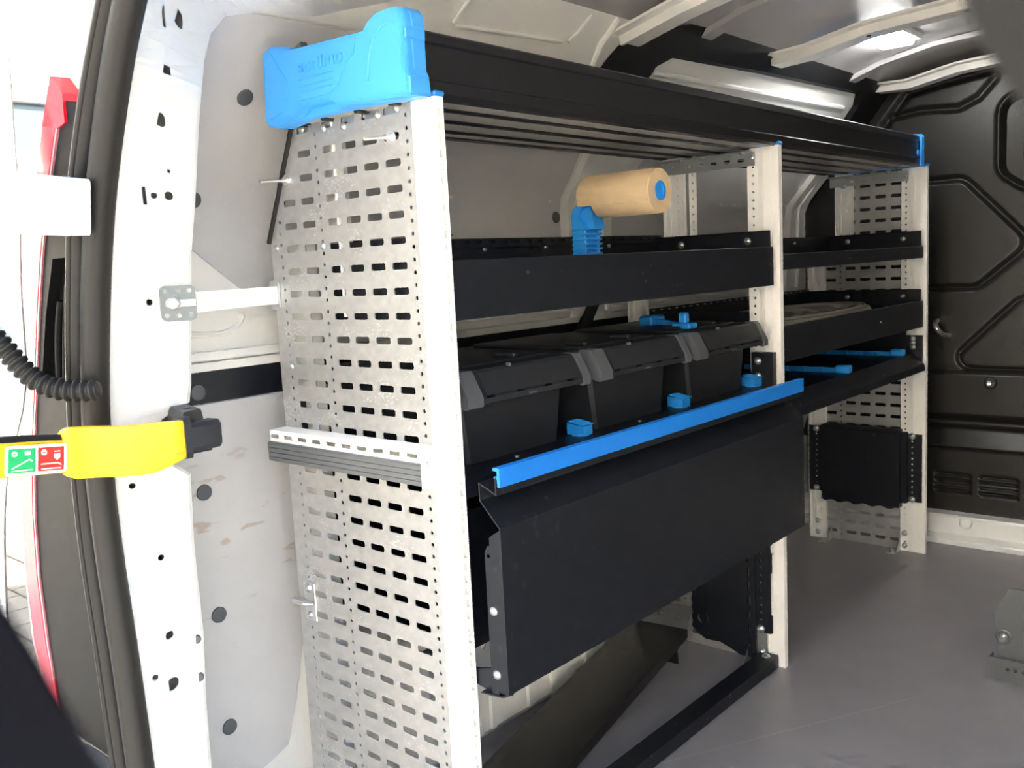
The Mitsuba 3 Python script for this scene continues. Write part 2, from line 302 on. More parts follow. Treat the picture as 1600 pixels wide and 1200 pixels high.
# ------------------------------------------------------------------ rear pillar with its holes
O = np.array([(-.365, .00, 1.47), (-.365, .055, 1.40), (-.365, .112, 1.326), (-.365, .15, 1.26), (-.365, .185, 1.19), (-.365, .219, 1.116), (-.365, .25, 1.037), (-.365, .28, .953), (-.365, .302, .866), (-.365, .313, .776), (-.365, .315, .685), (-.365, .309, .593), (-.365, .299, .502), (-.365, .294, .408), (-.365, .29, .312), (-.365, .288, .0), (-.365, .288, -.05)])
I = np.array([(.22, .27, 1.46), (.05, .304, 1.41), (-.07, .309, 1.402), (-.112, .316, 1.396), (-.130, .336, 1.369), (-.130, .36, 1.336), (-.130, .375, 1.295), (-.127, .40, 1.237), (-.135, .418, 1.119), (-.149, .42, 1.038), (-.159, .42, .937), (-.170, .42, .835), (-.176, .42, .806), (-.20, .42, .797), (-.226, .42, .785), (-.226, .42, .722), (-.20, .42, .702), (-.186, .42, .69), (-.192, .42, .575), (-.191, .42, .422), (-.198, .42, .303), (-.2, .42, .191), (-.21, .42, -.05)])
I = CAM + (I - CAM) * np.interp(I[:, 2], [.9, 1.15, 1.30, 1.398, 1.404], [.93, .885, .90, .985, 1.0])[:, None]     # the face turns towards the door
zi = np.r_[1.47, 1.405, I[2:, 2]]; zr = np.unique(np.r_[np.linspace(-.05, 1.396, 60), I[3:, 2], 1.40, 1.402, 1.406, 1.41, 1.43, 1.46, 1.47])
def interp(tab, z): o = np.argsort(tab[:, 2]); return np.array([np.interp(z, tab[o, 2], tab[o, j]) for j in range(2)] + [z]).T
Oz, Iz = interp(O, zr), interp(I, zr)
rows = []
for o, i in zip(Oz, Iz):
    o2 = o + [0, .0, 0]; mid = .55 * o + .45 * i + [-.006, -.008, 0]; i1 = i + [.004, .006, 0]
    rows.append([o, mid, i + [-.006, -.003, 0], i1, i + [.030, max(.085, .45 - i[1]), 0], o + [.06, .10, 0], o + [0, .03, 0]])
rows = np.array(rows); R_, C_ = rows.shape[:2]; F = []
for r in range(R_ - 1):
    for c in range(C_):
        a, b, cc, d = r * C_ + c, r * C_ + (c + 1) % C_, (r + 1) * C_ + (c + 1) % C_, (r + 1) * C_ + c
        F += [[a, b, cc], [a, cc, d]]
for c in range(1, C_ - 1): F += [[0, c + 1, c], [(R_ - 1) * C_, (R_ - 1) * C_ + c, (R_ - 1) * C_ + c + 1]]
pm = trimesh.Trimesh(rows.reshape(-1, 3), F, process=True); pm.fix_normals()
pil = m3.Manifold(m3.Mesh(np.asarray(pm.vertices, np.float32), np.asarray(pm.faces, np.uint32)))
PN = np.array([-.52, -.85, 0.]); PN /= np.linalg.norm(PN); PU = np.array([.85, -.52, 0.])
def pil_pt(u, z):
    o, i = interp(O, np.array([z]))[0], interp(I, np.array([z]))[0]; return o + (i - o) * u
o2s = []
for o, i in zip(Oz, Iz):
    fr_b = .90 if o[2] < 1.18 else .68; a, b = o + (i - o) * .10, o + (i - o) * fr_b; dd = np.array([.5, .866, 0])
    m_ = .55 * o + .45 * i + [-.006, -.008, 0]; o2s.append([a + dd * .0075, m_ + dd * .0045, b + dd * .0075, b + [.0, .05, 0] + dd * .0, a + [.020, .052, 0]])
cv = np.array(o2s)[(zr > -.02) & (zr < 1.39)]; Rc, Cc = cv.shape[:2]; F = []
for r in range(Rc - 1):
    for c in range(Cc):
        a, b, cc, d = r * Cc + c, r * Cc + (c + 1) % Cc, (r + 1) * Cc + (c + 1) % Cc, (r + 1) * Cc + c
        F += [[a, b, cc], [a, cc, d]]
for c in range(1, Cc - 1): F += [[0, c + 1, c], [(Rc - 1) * Cc, (Rc - 1) * Cc + c, (Rc - 1) * Cc + c + 1]]
cm = trimesh.Trimesh(cv.reshape(-1, 3), F, process=True); cm.fix_normals()
pil = pil - m3.Manifold(m3.Mesh(np.asarray(cm.vertices, np.float32), np.asarray(cm.faces, np.uint32)))
PD = np.array([-.5, -.866, 0])                                       # roughly the way the pillar faces
PA = np.array([.866, -.5, 0])
for u, z, w, h in [(.34, 1.329, .0036, .0219), (.519, 1.338, .0102, .0185), (.482, 1.27, .0102, .0111), (.48, 1.21, .0111, .0172), (.636, 1.148, .004, .0046), (.367, 1.114, .0048, .0231), (.48, 1.115, .0077, .008), (.659, 1.116, .0107, .0117),
                   (.496, .973, .008, .0092), (.271, .716, .0092, .0094), (.535, .603, .0083, .0097), (.513, .487, .0105, .0126), (.252, .435, .0083, .0096), (.485, .414, .0178, .0194)]:
    sh = rrect(0, 0, w, h, .0008 if w < .005 or h == .0111 else min(w, h) / 2, 6)
    cut = m3.CrossSection([np.array(sh.exterior.coords)[:-1]], m3.FillRule.EvenOdd).extrude(.035)
    pil = pil - cut.transform(np.c_[-PA, [0, 0, 1.0], PD, pil_pt(u, z) - PD * .022])
    # the dark hollow of the box section behind each hole
struct('wall_rear', pil, WHITE, 'white painted rear door pillar with punched holes and slots', False)
for u, z in ((.9, .40), (.88, .46)): add('plug', lathe([(0, 0), (.008, 0), (.006, .003), (0, .003)], pil_pt(u, z), PD), GREYCAP, parent='wall_rear')

# ================================================================== THE RACK
PITCH, Z0 = .0375, 1.231
COLS = [.3545, .3045, .239, .191, .1415, .0925]
def sheet_poly(z_lo=0.0, z_hi=1.246, extra=None):
    out = Polygon([(.044, 0), (.42, 0), (.416, 1.056), (.322, 1.246), (.044, 1.246)]).intersection(sbox(-1, z_lo, 1, z_hi)); inner = out.buffer(-.005); hs = []
    for k_ in range(33):
        z = Z0 - k_ * PITCH
        for y in COLS:
            h = rrect(y, z, .0335, .0108, .0035, 3)
            if inner.contains(h): hs.append(h)
    for k_ in range(66):
        z = Z0 + .008 - k_ * PITCH / 2
        for y in (.386, .273, .0595):
            h = Point(y, z).buffer(.0031, quad_segs=3)
            if inner.contains(h): hs.append(h)
    return Polygon(out.exterior.coords, [list(h.exterior.coords) for h in hs])
def holed(y0, y1, z0, z1, yh, r=.0026, step=PITCH / 2, zs=None):
    return Polygon(sbox(y0, z0, y1, z1).exterior.coords, [list(Point(yh, z).buffer(r, quad_segs=3).exterior.coords) for z in (zs if zs is not None else np.arange(z0 + .012, z1 - .008, step))])
def front_post(x, parent, H=1.236, slots=True):
    prof = extm([(x, -.006), (x + .016, -.006), (x + .016, .030), (x + .012, .046), (x + .003, .046), (x, .036)], 'z', 0, H)
    prof = prof - extm(sbox(x - .001, .012, x + .0008, .0135), 'z', -1, 2) - extm(sbox(x - .001, .030, x + .0008, .0315), 'z', -1, 2)
    if slots:
        prof = prof - m3.Manifold.compose([bxm(x + .0045, x + .0125, -.01, .014, z, z + .0105, c=.0005) for z in np.arange(.01, H - .02, PITCH / 2)])
    return add('front_post', prof, PROFILE, 30, parent)
def cap(x, parent, z=1.236, y0=-.008):
    lab(add('end_cap', cat(bxm(x - .002, x + .019, y0, .05, z, z + .008, c=.003)), BLUE, parent=parent), 'blue plastic end cap')
SHEETA = sheet_poly()

# --- near end panel
A_ = thing('rack_upright', 'tall perforated aluminium upright at the near end of the rack, facing the door', 'rack upright')
add('sheet', extm(SHEETA, 'x', 0, .002), ALU, False, A_)
front_post(-.004, A_); cap(-.004, A_)
lab(add('edge_trim', extm(strip([(.322, 1.25), (.4175, 1.056)], .005), 'x', -.006, .012), RUBBER, parent=A_), 'black rubber edge trim')
add('rear_post', cat(extm(holed(.335, .418, 0, 1.05, .36), 'x', .026, .028), bxm(.002, .028, .330, .334, 0, 1.05, c=.0005)), PROFILE, False, A_)
add('rear_post', cat(extm(holed(.235, .30, .93, 1.235, .25), 'x', .026, .028), bxm(.002, .028, .231, .235, .93, 1.235, c=.0005)), PROFILE, False, A_)
add('head_bracket', cat(extm(Polygon(sbox(.05, 1.212, .33, 1.24).exterior.coords, [list(rrect(y, 1.226, .012, .007, .003).exterior.coords) for y in (.08, .12, .16, .20, .24, .28)]), 'x', .004, .006)), ZINC, False, A_)
for y, z in ((.078, 1.232), (.305, 1.232), (.273, 1.045), (.401, 1.047), (.386, .846), (.2, 1.222), (.12, 1.228), (.25, 1.226)): bolt(A_, (0, y, z), (-1, 0, 0), .9)
for p, q in (((0, .0925, 1.193), (-.055, .088, 1.186)), ((0, .3545, 1.156), (-.055, .352, 1.152))):
    d = np.array(q) - np.array(p)
    add('screw', cat(cylm(p, q, .0026, n=10), lathe([(0, 0), (.010, 0), (.010, .002), (.006, .002), (.006, .007), (0, .007)], p, d, 14)), STEEL, parent=A_)
# shackle low on the panel
sh = thing('lashing_eye', 'small steel lashing eye bolted low on the left edge of the near panel', 'lashing eye')
add('plate', bx(-.004, 0, .366, .398, .392, .462, c=.0012), STEEL, parent=sh)
ring = np.array([(-.016 - .010 * math.sin(a), .388 + .020 * math.cos(a), .428 + .004 * math.sin(a)) for a in np.linspace(0, 2 * np.pi, 28)])
add('ring', tube(ring, .0045, 10, up=(0, 0, 1)), STEEL, True, sh)
bolt(sh, (-.004, .384, .452), (-1, 0, 0), 1.2); bolt(sh, (-.004, .384, .402), (-1, 0, 0), .9)
# ledge rail on the panel
rl_ = thing('ledge_rail', 'short aluminium and grey plastic rail screwed across the near perforated panel', 'rail')
lip = extm(Polygon(sbox(-.034, .012, -.001, .413).exterior.coords, []), 'z', .736, .739)
face = Polygon(sbox(.016, .711, .413, .739).exterior.coords, [list(rrect(.40 - i * .0385, .7285, .025, .007, .001).exterior.coords) for i in range(10)])
add('rail', cat(lip, extm(face, 'x', -.036, -.034), bxm(-.034, -.001, .016, .413, .685, .688, c=.0005), bxm(-.004, -.001, .016, .413, .685, .739, c=.0005)), PROFILE, False, rl_)
strip_ = m3.Manifold.batch_boolean([extm([(-.034, .686), (-.041, .686), (-.042, .690), (-.042, .716), (-.040, .719), (-.034, .719)], 'y', .030, .413)] , m3.OpType.Add)
gro = m3.Manifold.compose([bxm(-.045, -.0402, 0, .5, z, z + .0012, c=.0001) for z in (.693, .701, .709)])
sm = tm(extm([(-.034, .686), (-.041, .686), (-.042, .690), (-.042, .716), (-.040, .719), (-.034, .719)], 'y', .030, .413) - gro)
lab(add('insert', sm, GREYPL, 20, rl_), 'ribbed dark grey plastic insert')
add('end_plate', bx(-.037, -.001, .004, .016, .684, .741, c=.001), PROFILE, parent=rl_); add('end_plate', bx(-.042, -.034, .004, .030, .684, .741, c=.001), PROFILE, parent=rl_)
bolt(rl_, (-.042, .012, .722), (-1, 0, 0), .6)

# --- tie strap from the pillar to the panel
st = thing('tie_strap', 'galvanised strap with a punched square plate tying the rack to the rear pillar', 'bracket')
c0 = np.array([-.2590, .2735, .9692]); pl = rrect(0, 0, .048, .050, .008)
pl = Polygon(pl.exterior.coords, [list(Point(a, b).buffer(.0035, quad_segs=4).exterior.coords) for a in (-.016, 0, .016) for b in (-.017, .017)])
Ms = np.c_[-PA, [0, 0, 1.0], PD, c0]
add('plate', cat(m3.CrossSection([np.array(pl.exterior.coords)[:-1]] + [np.array(h.coords)[:-1] for h in pl.interiors], m3.FillRule.EvenOdd).extrude(.003).transform(Ms)), GALV, 30, st)
add('key_head', cat(m3.Manifold.sphere(.012, 20).scale((1, .8, .45)).translate((.006, 0, .004)).transform(Ms), m3.Manifold.cube((.022, .009, .005), True).translate((-.012, 0, .004)).transform(Ms)), STEEL, 40, st)
add('strap', ext(strip([(-.250, .284), (-.035, .405), (.0, .405)], .003), 'z', .953, .983), WHITE, parent=st)
add('flange', extm(rrect(.412, .968, .026, .05, .006), 'x', -.004, -.001), ZINC, parent=st); bolt(st, (-.004, .412, .966), (-1, 0, 0), .7)

# --- middle frame
B_ = thing('rack_upright', 'middle aluminium upright of the rack, open between its punched posts', 'rack upright'); XB = 1.068
front_post(XB, B_, slots=False); cap(XB, B_)
add('post_flange', extm(holed(.044, .073, 0, 1.236, .0585, .003), 'x', XB + .003, XB + .005), PROFILE, False, B_)
def rear_post(x, y0, y1, z0, z1, parent):
    m = extm([(x, y0), (x + .012, y0), (x + .012, y1), (x, y1), (x, y1 - .004), (x + .003, y1 - .006), (x + .003, y1 - .012), (x, y1 - .014), (x, y1 - .020), (x + .003, y1 - .022), (x + .003, y0 + .002), (x, y0 + .002)], 'z', z0, z1)
    zs = np.arange(z0 + .012, z1 - .005, PITCH / 2)
    m = m - m3.Manifold.compose([cylm((x - .01, (y0 + y1) / 2 - .012, z), (x + .009, (y0 + y1) / 2 - .012, z), .0026, n=10) for z in zs])
    return add('rear_post', m, PROFILE, 30, parent)
rear_post(XB, .240, .299, .985, 1.236, B_); rear_post(XB, .357, .415, 0, 1.0, B_)
add('rear_strip', extm(holed(.212, .232, 1.03, 1.236, .222, .0026), 'x', XB + .012, XB + .014), PROFILE, False, B_)
add('foot_sheet', extm(sheet_poly(0.0, .46), 'x', XB + .012, XB + .014), ALU, False, B_)
def headbar(x, parent):
    zs_ = Polygon(sbox(.05, 1.196, .30, 1.226).exterior.coords, [list(rrect(y, 1.211, .016, .008, .0035).exterior.coords) for y in (.085, .12, .155, .19, .225)])
    add('head_bracket', cat(extm(zs_, 'x', x - .004, x - .002), bxm(x - .03, x - .002, .05, .30, 1.226, 1.2285, c=.0005)), ZINC, False, parent)
    for y in (.075, .105, .18, .235): bolt(parent, (x - .016, y, 1.2255), (0, 0, -1), 1.1)
headbar(XB, B_)
for y, z in ((.0585, 1.214), (.27, 1.215), (.270, 1.027), (.270, 1.010), (.0585, .745), (.0585, .712)): bolt(B_, (XB, y, z), (-1, 0, 0), 1.15)
add('foot_bracket', cat(extm(holed(.036, .064, .022, .082, .052, .003, zs=[.045, .065]), 'x', XB - .008, XB - .005), bxm(XB - .05, XB - .005, .060, .085, .0, .003, c=.0005), extm([(XB - .045, .0), (XB - .005, .0), (XB - .005, .045)], 'y', .083, .085)), ZINC, False, B_)
bolt(B_, (XB - .008, .05, .030), (-1, 0, 0), 1.4); bolt(B_, (XB - .03, .072, .003), (0, 0, 1), 1.4)

# --- far frame with panel
C_ = thing('rack_upright', 'far perforated aluminium upright of the rack, next to the black bulkhead', 'rack upright'); XC = 2.104
front_post(XC, C_, slots=False); cap(XC, C_)
add('post_flange', extm(holed(.044, .073, 0, 1.236, .0585, .003), 'x', XC + .003, XC + .005), PROFILE, False, C_)
add('sheet', extm(SHEETA.intersection(Polygon([(.078, 0), (.39, 0), (.39, .965), (.291, .985), (.291, 1.25), (.078, 1.25)])), 'x', XC + .013, XC + .015), ALU, False, C_)
rear_post(XC, .226, .285, .975, 1.236, C_); rear_post(XC, .322, .380, 0, .99, C_); headbar(XC, C_)
for y, z in ((.0585, 1.214), (.256, 1.2), (.256, 1.012), (.256, .995), (.0585, .06), (.0585, .018), (.352, .060), (.352, .02)): bolt(C_, (XC, y, z), (-1, 0, 0), 1.3)
for y in (.085, .315): add('foot_bracket', cat(bxm(XC - .06, XC, y - .014, y + .014, 0, .003, c=.0005), extm([(XC - .05, 0), (XC, 0), (XC, .05)], 'y', y - .014, y - .011)), ZINC, False, C_); bolt(C_, (XC - .04, y, .003), (0, 0, 1), 1.6)

# ------------------------------------------------------------------ trays and shelves
def tray(key, x0, x1, zb, zl, depth, zback, end_z, lip_dz=None, ends=(True, True), y0=0.0):
    """a sheet metal tray: base with front lip, back wall and end plates with bolts"""
    pts = [(y0 + .008, zl - .004), (y0, zl - .004), (y0, zb), (depth, zb), (depth, zback)]
    add('tray_body', ext(strip(pts, .0022), 'x', x0, x1), BLACK, 20, key)
    add('lip_fold', bx(x0, x1, y0 - .001, y0 + .010, zl - .005, zl, c=.001), BLACK, parent=key)
    for f, xe, s in ((ends[0], x0 + .002, 1), (ends[1], x1 - .002, -1)):
        if not f: continue
        add('end_plate', cat(bxm(min(xe, xe + .002 * s), max(xe, xe + .002 * s), y0 + .004, depth, zb, end_z, c=.0005), bxm(min(xe, xe + .012 * s), max(xe, xe + .012 * s), y0 + .004, depth, end_z - .002, end_z, c=.0005)), BLACK, parent=key)
        xf = xe if s < 0 else xe + .002
        for y in (.06, .235):
            if s < 0: bolt(key, (xe - .002, y, end_z - .022), (-1, 0, 0), 1.25)
t1 = thing('shelf_tray', 'upper black shelf tray with a high lip, holding the paper roll holder', 'shelf')
tray(t1, .012, 1.045, .924, 1.010, .30, 1.050, 1.047)
for x in (.41, .60, .83): bolt(t1, (x, .2985, 1.032), (0, -1, 0), .8)
back = Polygon(sbox(.012, 1.035, 1.045, 1.053).exterior.coords, [list(rrect(x, 1.046, .018, .006, .002).exterior.coords) for x in np.arange(.05, 1.03, .0375)])
add('slot_edge', ext(back, 'y', .292, .294), BLACK, False, t1)
t2 = thing('shelf_tray', 'upper black steel shelf tray with a low lip at the far end of the rack', 'shelf')
tray(t2, 1.090, 2.085, .957, .992, .29, 1.038, 1.040)
for x in (1.5, 1.8): bolt(t2, (x, .2885, 1.02), (0, -1, 0), .8)
t3 = thing('shelf_tray', 'middle black shelf tray at the far end, holding the grey hose coil', 'shelf')
tray(t3, 1.088, 2.085, .742, .824, .375, .86, .860)
back = Polygon(sbox(1.088, .855, 2.085, .868).exterior.coords, [list(rrect(x, .8615, .018, .006, .002).exterior.coords) for x in np.arange(1.12, 2.07, .0375)])
add('slot_edge', ext(back, 'y', .367, .369), BLACK, False, t3); add('rivet', cyl((1.72, -.002, .785), (1.72, 0, .785), .003), STEEL, parent=t3)

# shelf under the three boxes
s1 = thing('shelf', 'black steel shelf board under the three storage boxes', 'shelf')
add('board', ext(strip([(.012, .655), (.0, .660), (.0, .684), (.016, .689), (.39, .689), (.39, .80)], .003), 'x', .014, 1.05), BLACK, 20, s1)
add('end_plate', cat(bxm(1.046, 1.064, .004, .058, .655, .768, c=.001), bxm(1.046, 1.049, .058, .38, .689, .72, c=.0005)), BLACK, parent=s1)
for z in (.748, .713): bolt(s1, (1.046, .042, z), (-1, 0, 0), 1.3)
add('rivet', cyl((.17, .03, .6905), (.17, .03, .692), .004), STEEL, parent=s1); add('rivet', cyl((.53, .03, .6905), (.53, .03, .692), .004), STEEL, parent=s1)
# lower shelf at the far end with its sloped lip
s2 = thing('shelf', 'lower black shelf with a sloped lip at the far end, carrying two blue dividers', 'shelf')
add('board', ext(strip([(.012, .596), (-.006, .604), (-.004, .622), (.028, .656), (.375, .656), (.375, .734)], .003), 'x', 1.09, 2.09), BLACK, 20, s2)
add('end_plate', cat(bxm(2.088, 2.100, .002, .05, .612, .714, c=.001), bxm(2.088, 2.091, .05, .375, .656, .74, c=.0005)), BLACK, parent=s2)
for z in (.704, .69, .677): bolt(s2, (2.088, .03, z), (-1, 0, 0), 1.3)
def divider(x, lbl):
    d = thing('shelf_divider', lbl, 'divider', None)
    add('rail', cat(bxm(x, x + .010, .05, .34, .658, .672, c=.002), *[bxm(x - .004, x + .002, y, y + .006, .658, .674, c=.001) for y in (.10, .15, .2, .26)]), BLUE, parent=d)
    add('foot', cat(bxm(x - .012, x + .016, .022, .062, .658, .680, c=.004)), BLUE, parent=d)
divider(1.555, 'blue plastic divider on the lower far shelf, nearer to the open flap'); divider(1.985, 'blue plastic divider on the lower far shelf, next to the far upright')

# long roof tray
rt = thing('long_goods_tray', 'long black grained steel tray running along the top of the whole rack', 'tray')
fr = [(.022, 1.2365), (.004, 1.2365), (.000, 1.242), (-.001, 1.256), (.002, 1.259), (.002, 1.306), (-.001, 1.309), (.000, 1.320), (.006, 1.324), (.028, 1.324), (.028, 1.314)]
add('front_wall', ext(strip(fr, .0025), 'x', -.020, 2.060), TRAYBLACK, 25, rt)
add('back_wall', ext(strip([(.280, 1.2365), (.300, 1.2365), (.300, 1.322)], .0025), 'x', -.020, 2.060), TRAYBLACK, 25, rt)
for y0, y1 in ((.024, .066), (.078, .142), (.154, .222), (.232, .280)): add('base_plank', bx(-.018, 2.058, y0, y1, 1.2375, 1.2405, c=.0005), UNDERM, parent=rt)
for y in (.072, .148, .227): add('base_rib', bx(-.018, 2.058, y - .006, y + .006, 1.2335, 1.246, c=.002), TRAYBLACK, parent=rt)
cap2 = extm([(-.008, 1.236), (.30, 1.236), (.30, 1.322), (.03, 1.330), (.0, 1.330), (-.008, 1.322)], 'x', 2.060, 2.068) + extm(strip([(-.004, 1.236), (-.004, 1.318), (.004, 1.326), (.03, 1.328)], .006), 'x', 2.047, 2.062)
lab(add('end_cap', cat(cap2), BLUE, 30, rt), 'blue plastic end cap at the far end')
add('cap_screw', lathe([(0, 0), (.010, 0), (.009, .004), (0, .006)], (2.035, .002, 1.272), (0, -1, 0)), BLUE, parent=rt)

# blue case at the near end of the long tray
cs = thing('plastic_case', 'bright blue moulded plastic end case on top of the near perforated panel', 'case')
OUT = [(.313, 1.320), (.316, 1.338), (.310, 1.345), (.292, 1.350), (.268, 1.346), (.252, 1.337), (.075, 1.331), (.062, 1.342), (.045, 1.349), (.012, 1.3495), (-.002, 1.347), (-.010, 1.338), (-.012, 1.322), (-.010, 1.316), (-.010, 1.266), (-.014, 1.258), (-.016, 1.236), (-.012, 1.231), (.133, 1.237), (.156, 1.249), (.221, 1.249), (.239, 1.236), (.300, 1.230), (.314, 1.233), (.320, 1.242), (.318, 1.270)]
op = Polygon(OUT).buffer(-.003).buffer(.003, quad_segs=4)
def taper(poly, x0, x1, e):
    """extruded half shell whose outer edge is rounded over"""
    ms = [extm(poly, 'x', x0, x1 + (x1 < x0) * 0)]
    return ms[0]
def shell(x_in, x_out, r=.007, n=4):
    m = []
    prev = x_in
    for i in range(n + 1):
        a = i / n * math.pi / 2; off = r * (1 - math.cos(a)); x = x_out + (r - r * math.sin(a)) * (1 if x_in > x_out else -1)
        if abs(x - prev) > 1e-6: m.append(extm(op.buffer(-off), 'x', min(prev, x), max(prev, x)))
        prev = x
    return m3.Manifold.batch_boolean(m, m3.OpType.Add)
add('rear_shell', extm(op.union(sbox(.0, 1.2365, .30, 1.30)), 'x', -.041, -.0205), CASEBLUE, 40, cs)
FS = add('front_shell', shell(-.044, -.060, .008, 6), CASEBLUE, 50, cs)
add('seal_lip', extm(op.buffer(.001), 'x', -.044, -.041), CASEBLUE, 40, cs)
rel = [Polygon([(.235, 1.262), (.222, 1.327), (.085, 1.324), (.092, 1.302), (.110, 1.294), (.128, 1.268), (.150, 1.258), (.225, 1.258)]).buffer(-.003).buffer(.003), Polygon([(.305, 1.325), (.288, 1.340), (.250, 1.290), (.262, 1.250), (.305, 1.240)]).buffer(-.004).buffer(.004)]
add('relief', cat(extm(rel[1], 'x', -.0620, -.0595)), CASEBLUE, 40, FS)
pan = rel[0]
add('relief', cat(extm(pan.difference(sbox(.112, 1.288, .23, 1.33)), 'x', -.0615, -.0595)), CASEBLUE, 40, FS)
add('groove_rib', tube(spline([(-.060, .066, 1.262), (-.060, .062, 1.285), (-.060, .048, 1.315), (-.060, .035, 1.325), (-.0585, .005, 1.327)], 24), .0022, 8), CASEBLUE, True, FS)
for i in range(3): add('groove_rib', tube([(-.0615, .222 - .003 * i, 1.287 - .009 * i), (-.0615, .138 + .002 * i, 1.286 - .009 * i)], .0013, 8), CASEBLUE, True, FS)
tx = meshkit.text_mesh('sortimo', .0165, .0028, bold=True); v = tx.vertices.copy()
tx.vertices = np.c_[-.0600 - v[:, 2], .224 - v[:, 0] * 1.34, 1.297 + v[:, 1] * 1.05 ]
add('lettering', rawmesh(tx.vertices, tx.faces), CASEBLUE, False, FS)
# mouldings on the underside and the side
add('side_rib', bx(-.058, -.022, -.0135, -.009, 1.305, 1.318, c=.001), CASEBLUE, parent=cs); add('side_rib', bx(-.058, -.022, -.0165, -.010, 1.234, 1.256, c=.001), CASEBLUE, parent=cs)

# ------------------------------------------------------------------ three storage boxes
BOXL = ['anthracite plastic storage box with lid, nearest to the near perforated panel', 'anthracite plastic storage box with lid, the middle one of the three on the shelf', 'anthracite plastic storage box with lid, next to the middle upright']
def rimface(x0, x1):
    # bevelled hand rim: cross-section leaning forward at the foot
    return extm([(.075, .842), (.030, .842), (.024, .836), (.006, .800), (.006, .792), (.012, .790), (.075, .812)], 'x', x0, x1)
for i in range(3):
    x0 = .036 + .338 * i; b = thing('storage_box', BOXL[i], 'storage box', None)
    add('body', cat(m3.Manifold.hull_points(np.array([(x, y, z) for x, y, z in ((x0 + .045, .058, .691), (x0 + .05, .052, .691), (x0 + .265, .052, .691), (x0 + .275, .060, .691), (x0 + .275, .34, .691), (x0 + .045, .34, .691), (x0 + .022, .055, .812), (x0 + .03, .048, .812), (x0 + .280, .048, .812), (x0 + .288, .055, .812), (x0 + .288, .36, .812), (x0 + .022, .36, .812))]))), DARKPLASTIC, 25, b)
    add('lid', cat(bxm(x0 + .010, x0 + .300, .045, .37, .812, .838, c=.004), bxm(x0 + .03, x0 + .28, .07, .34, .838, .845, c=.003), bxm(x0 + .05, x0 + .062, .075, .12, .845, .853, c=.002), bxm(x0 + .19, x0 + .202, .075, .12, .845, .853, c=.002)), DARKPLASTIC, 25, b)
    r = rimface(x0, x0 + .306) - m3.Manifold.compose([bxm(x0 + q, x0 + q + .02, 0, .02, .800, .8035, c=.0003) for q in (.046, .115, .185, .245)]) 
    HR = add('hand_rim', tm(r), DARKPLASTIC, 20, b)
    plate = m3.Manifold.hull_points(np.array([(x, y, z) for x in (x0 + .044, x0 + .283) for y, z in ((.0265, .838), (.0225, .8385), (.0035, .805), (.0065, .805))]))
    add('label_plate', tm(plate), DARKPLASTIC, 20, HR)
    for xx in (x0 - .001, x0 + .288):
        w = .034 if xx < x0 else .016
        add('corner_guard', cat(m3.Manifold.hull_points(np.array([(x, y, z) for x in (xx, xx + w) for y, z in ((.05, .843), (.024, .843), (.020, .838), (.001, .803), (.001, .790), (.008, .787), (.05, .80))]))), GREYCAP, 20, HR)
    add('hinge_pin', bx(x0 + .118, x0 + .124, .022, .030, .840, .846, c=.001), GREYCAP, parent=b); add('side_catch', bx(x0 + .302, x0 + .316, .06, .085, .815, .832, c=.002), GREYCAP, parent=b)
    tx = meshkit.text_mesh('sortimo', .0045, .0006); v = tx.vertices; s = np.array([0, .0345, .068]); 
    add('lettering', rawmesh(np.c_[x0 + .142 + v[:, 0], .0055 - v[:, 2], .7935 + v[:, 1]], tx.faces), GREYCAP, False, HR)
CL = ['blue plastic stop on the shelf between the nearest and the middle storage box', 'blue plastic stop on the shelf between the middle and the far storage box', 'blue plastic stop on the shelf between the far storage box and the middle upright']
for i, x in enumerate((.366, .706, 1.030)):
    c = thing('box_stop', CL[i], 'clip')
    add('stop', cat(m3.Manifold.hull_points(np.array([(x + a * .8, y, z - (z - .69) * .12) for a, y, z in ((-.014, .035, .692), (.014, .030, .692), (.016, .07, .692), (-.014, .07, .692), (-.014, .035, .710), (.014, .030, .712), (.016, .07, .716), (-.014, .07, .716))])), m3.Manifold.hull_points(np.array([(x + a * .8, y, z - (z - .69) * .12) for a, y, z in ((-.015, .038, .712), (.018, .026, .714), (.019, .07, .720), (-.015, .07, .720), (0, .05, .724))]))), BLUE, 20, c)
    add('foot', cyl((x, .048, .6905), (x, .048, .694), .016), BLUE, parent=c)
lt = thing('box_latch', 'blue plastic latch lying on the lid of the middle storage box, a slim lever', 'latch')
add('head', cat(bxm(.845, .905, .20, .235, .846, .868, c=.004)), BLUE, parent=lt); add('lever', cat(m3.Manifold.hull_points(np.array([(.86, .205, .848), (.86, .19, .848), (.86, .205, .862), (.86, .19, .862), (.83, .085, .846), (.83, .10, .846), (.83, .085, .851), (.83, .10, .851)]))), BLUE, parent=lt)
lt = thing('box_latch', 'upright blue plastic latch knob on the lid of the far storage box', 'latch')
add('base', cat(bxm(.765, .800, .055, .10, .846, .858, c=.003)), BLUE, parent=lt); add('grip', cat(bxm(.774, .792, .07, .088, .857, .880, c=.003)), BLUE, parent=lt)
lt = thing('box_latch', 'blue plastic latch in the shade behind the boxes by the far tray', 'latch')
add('base', cat(bxm(1.30, 1.36, .31, .345, .745, .80, c=.004)), BLUE, parent=lt)

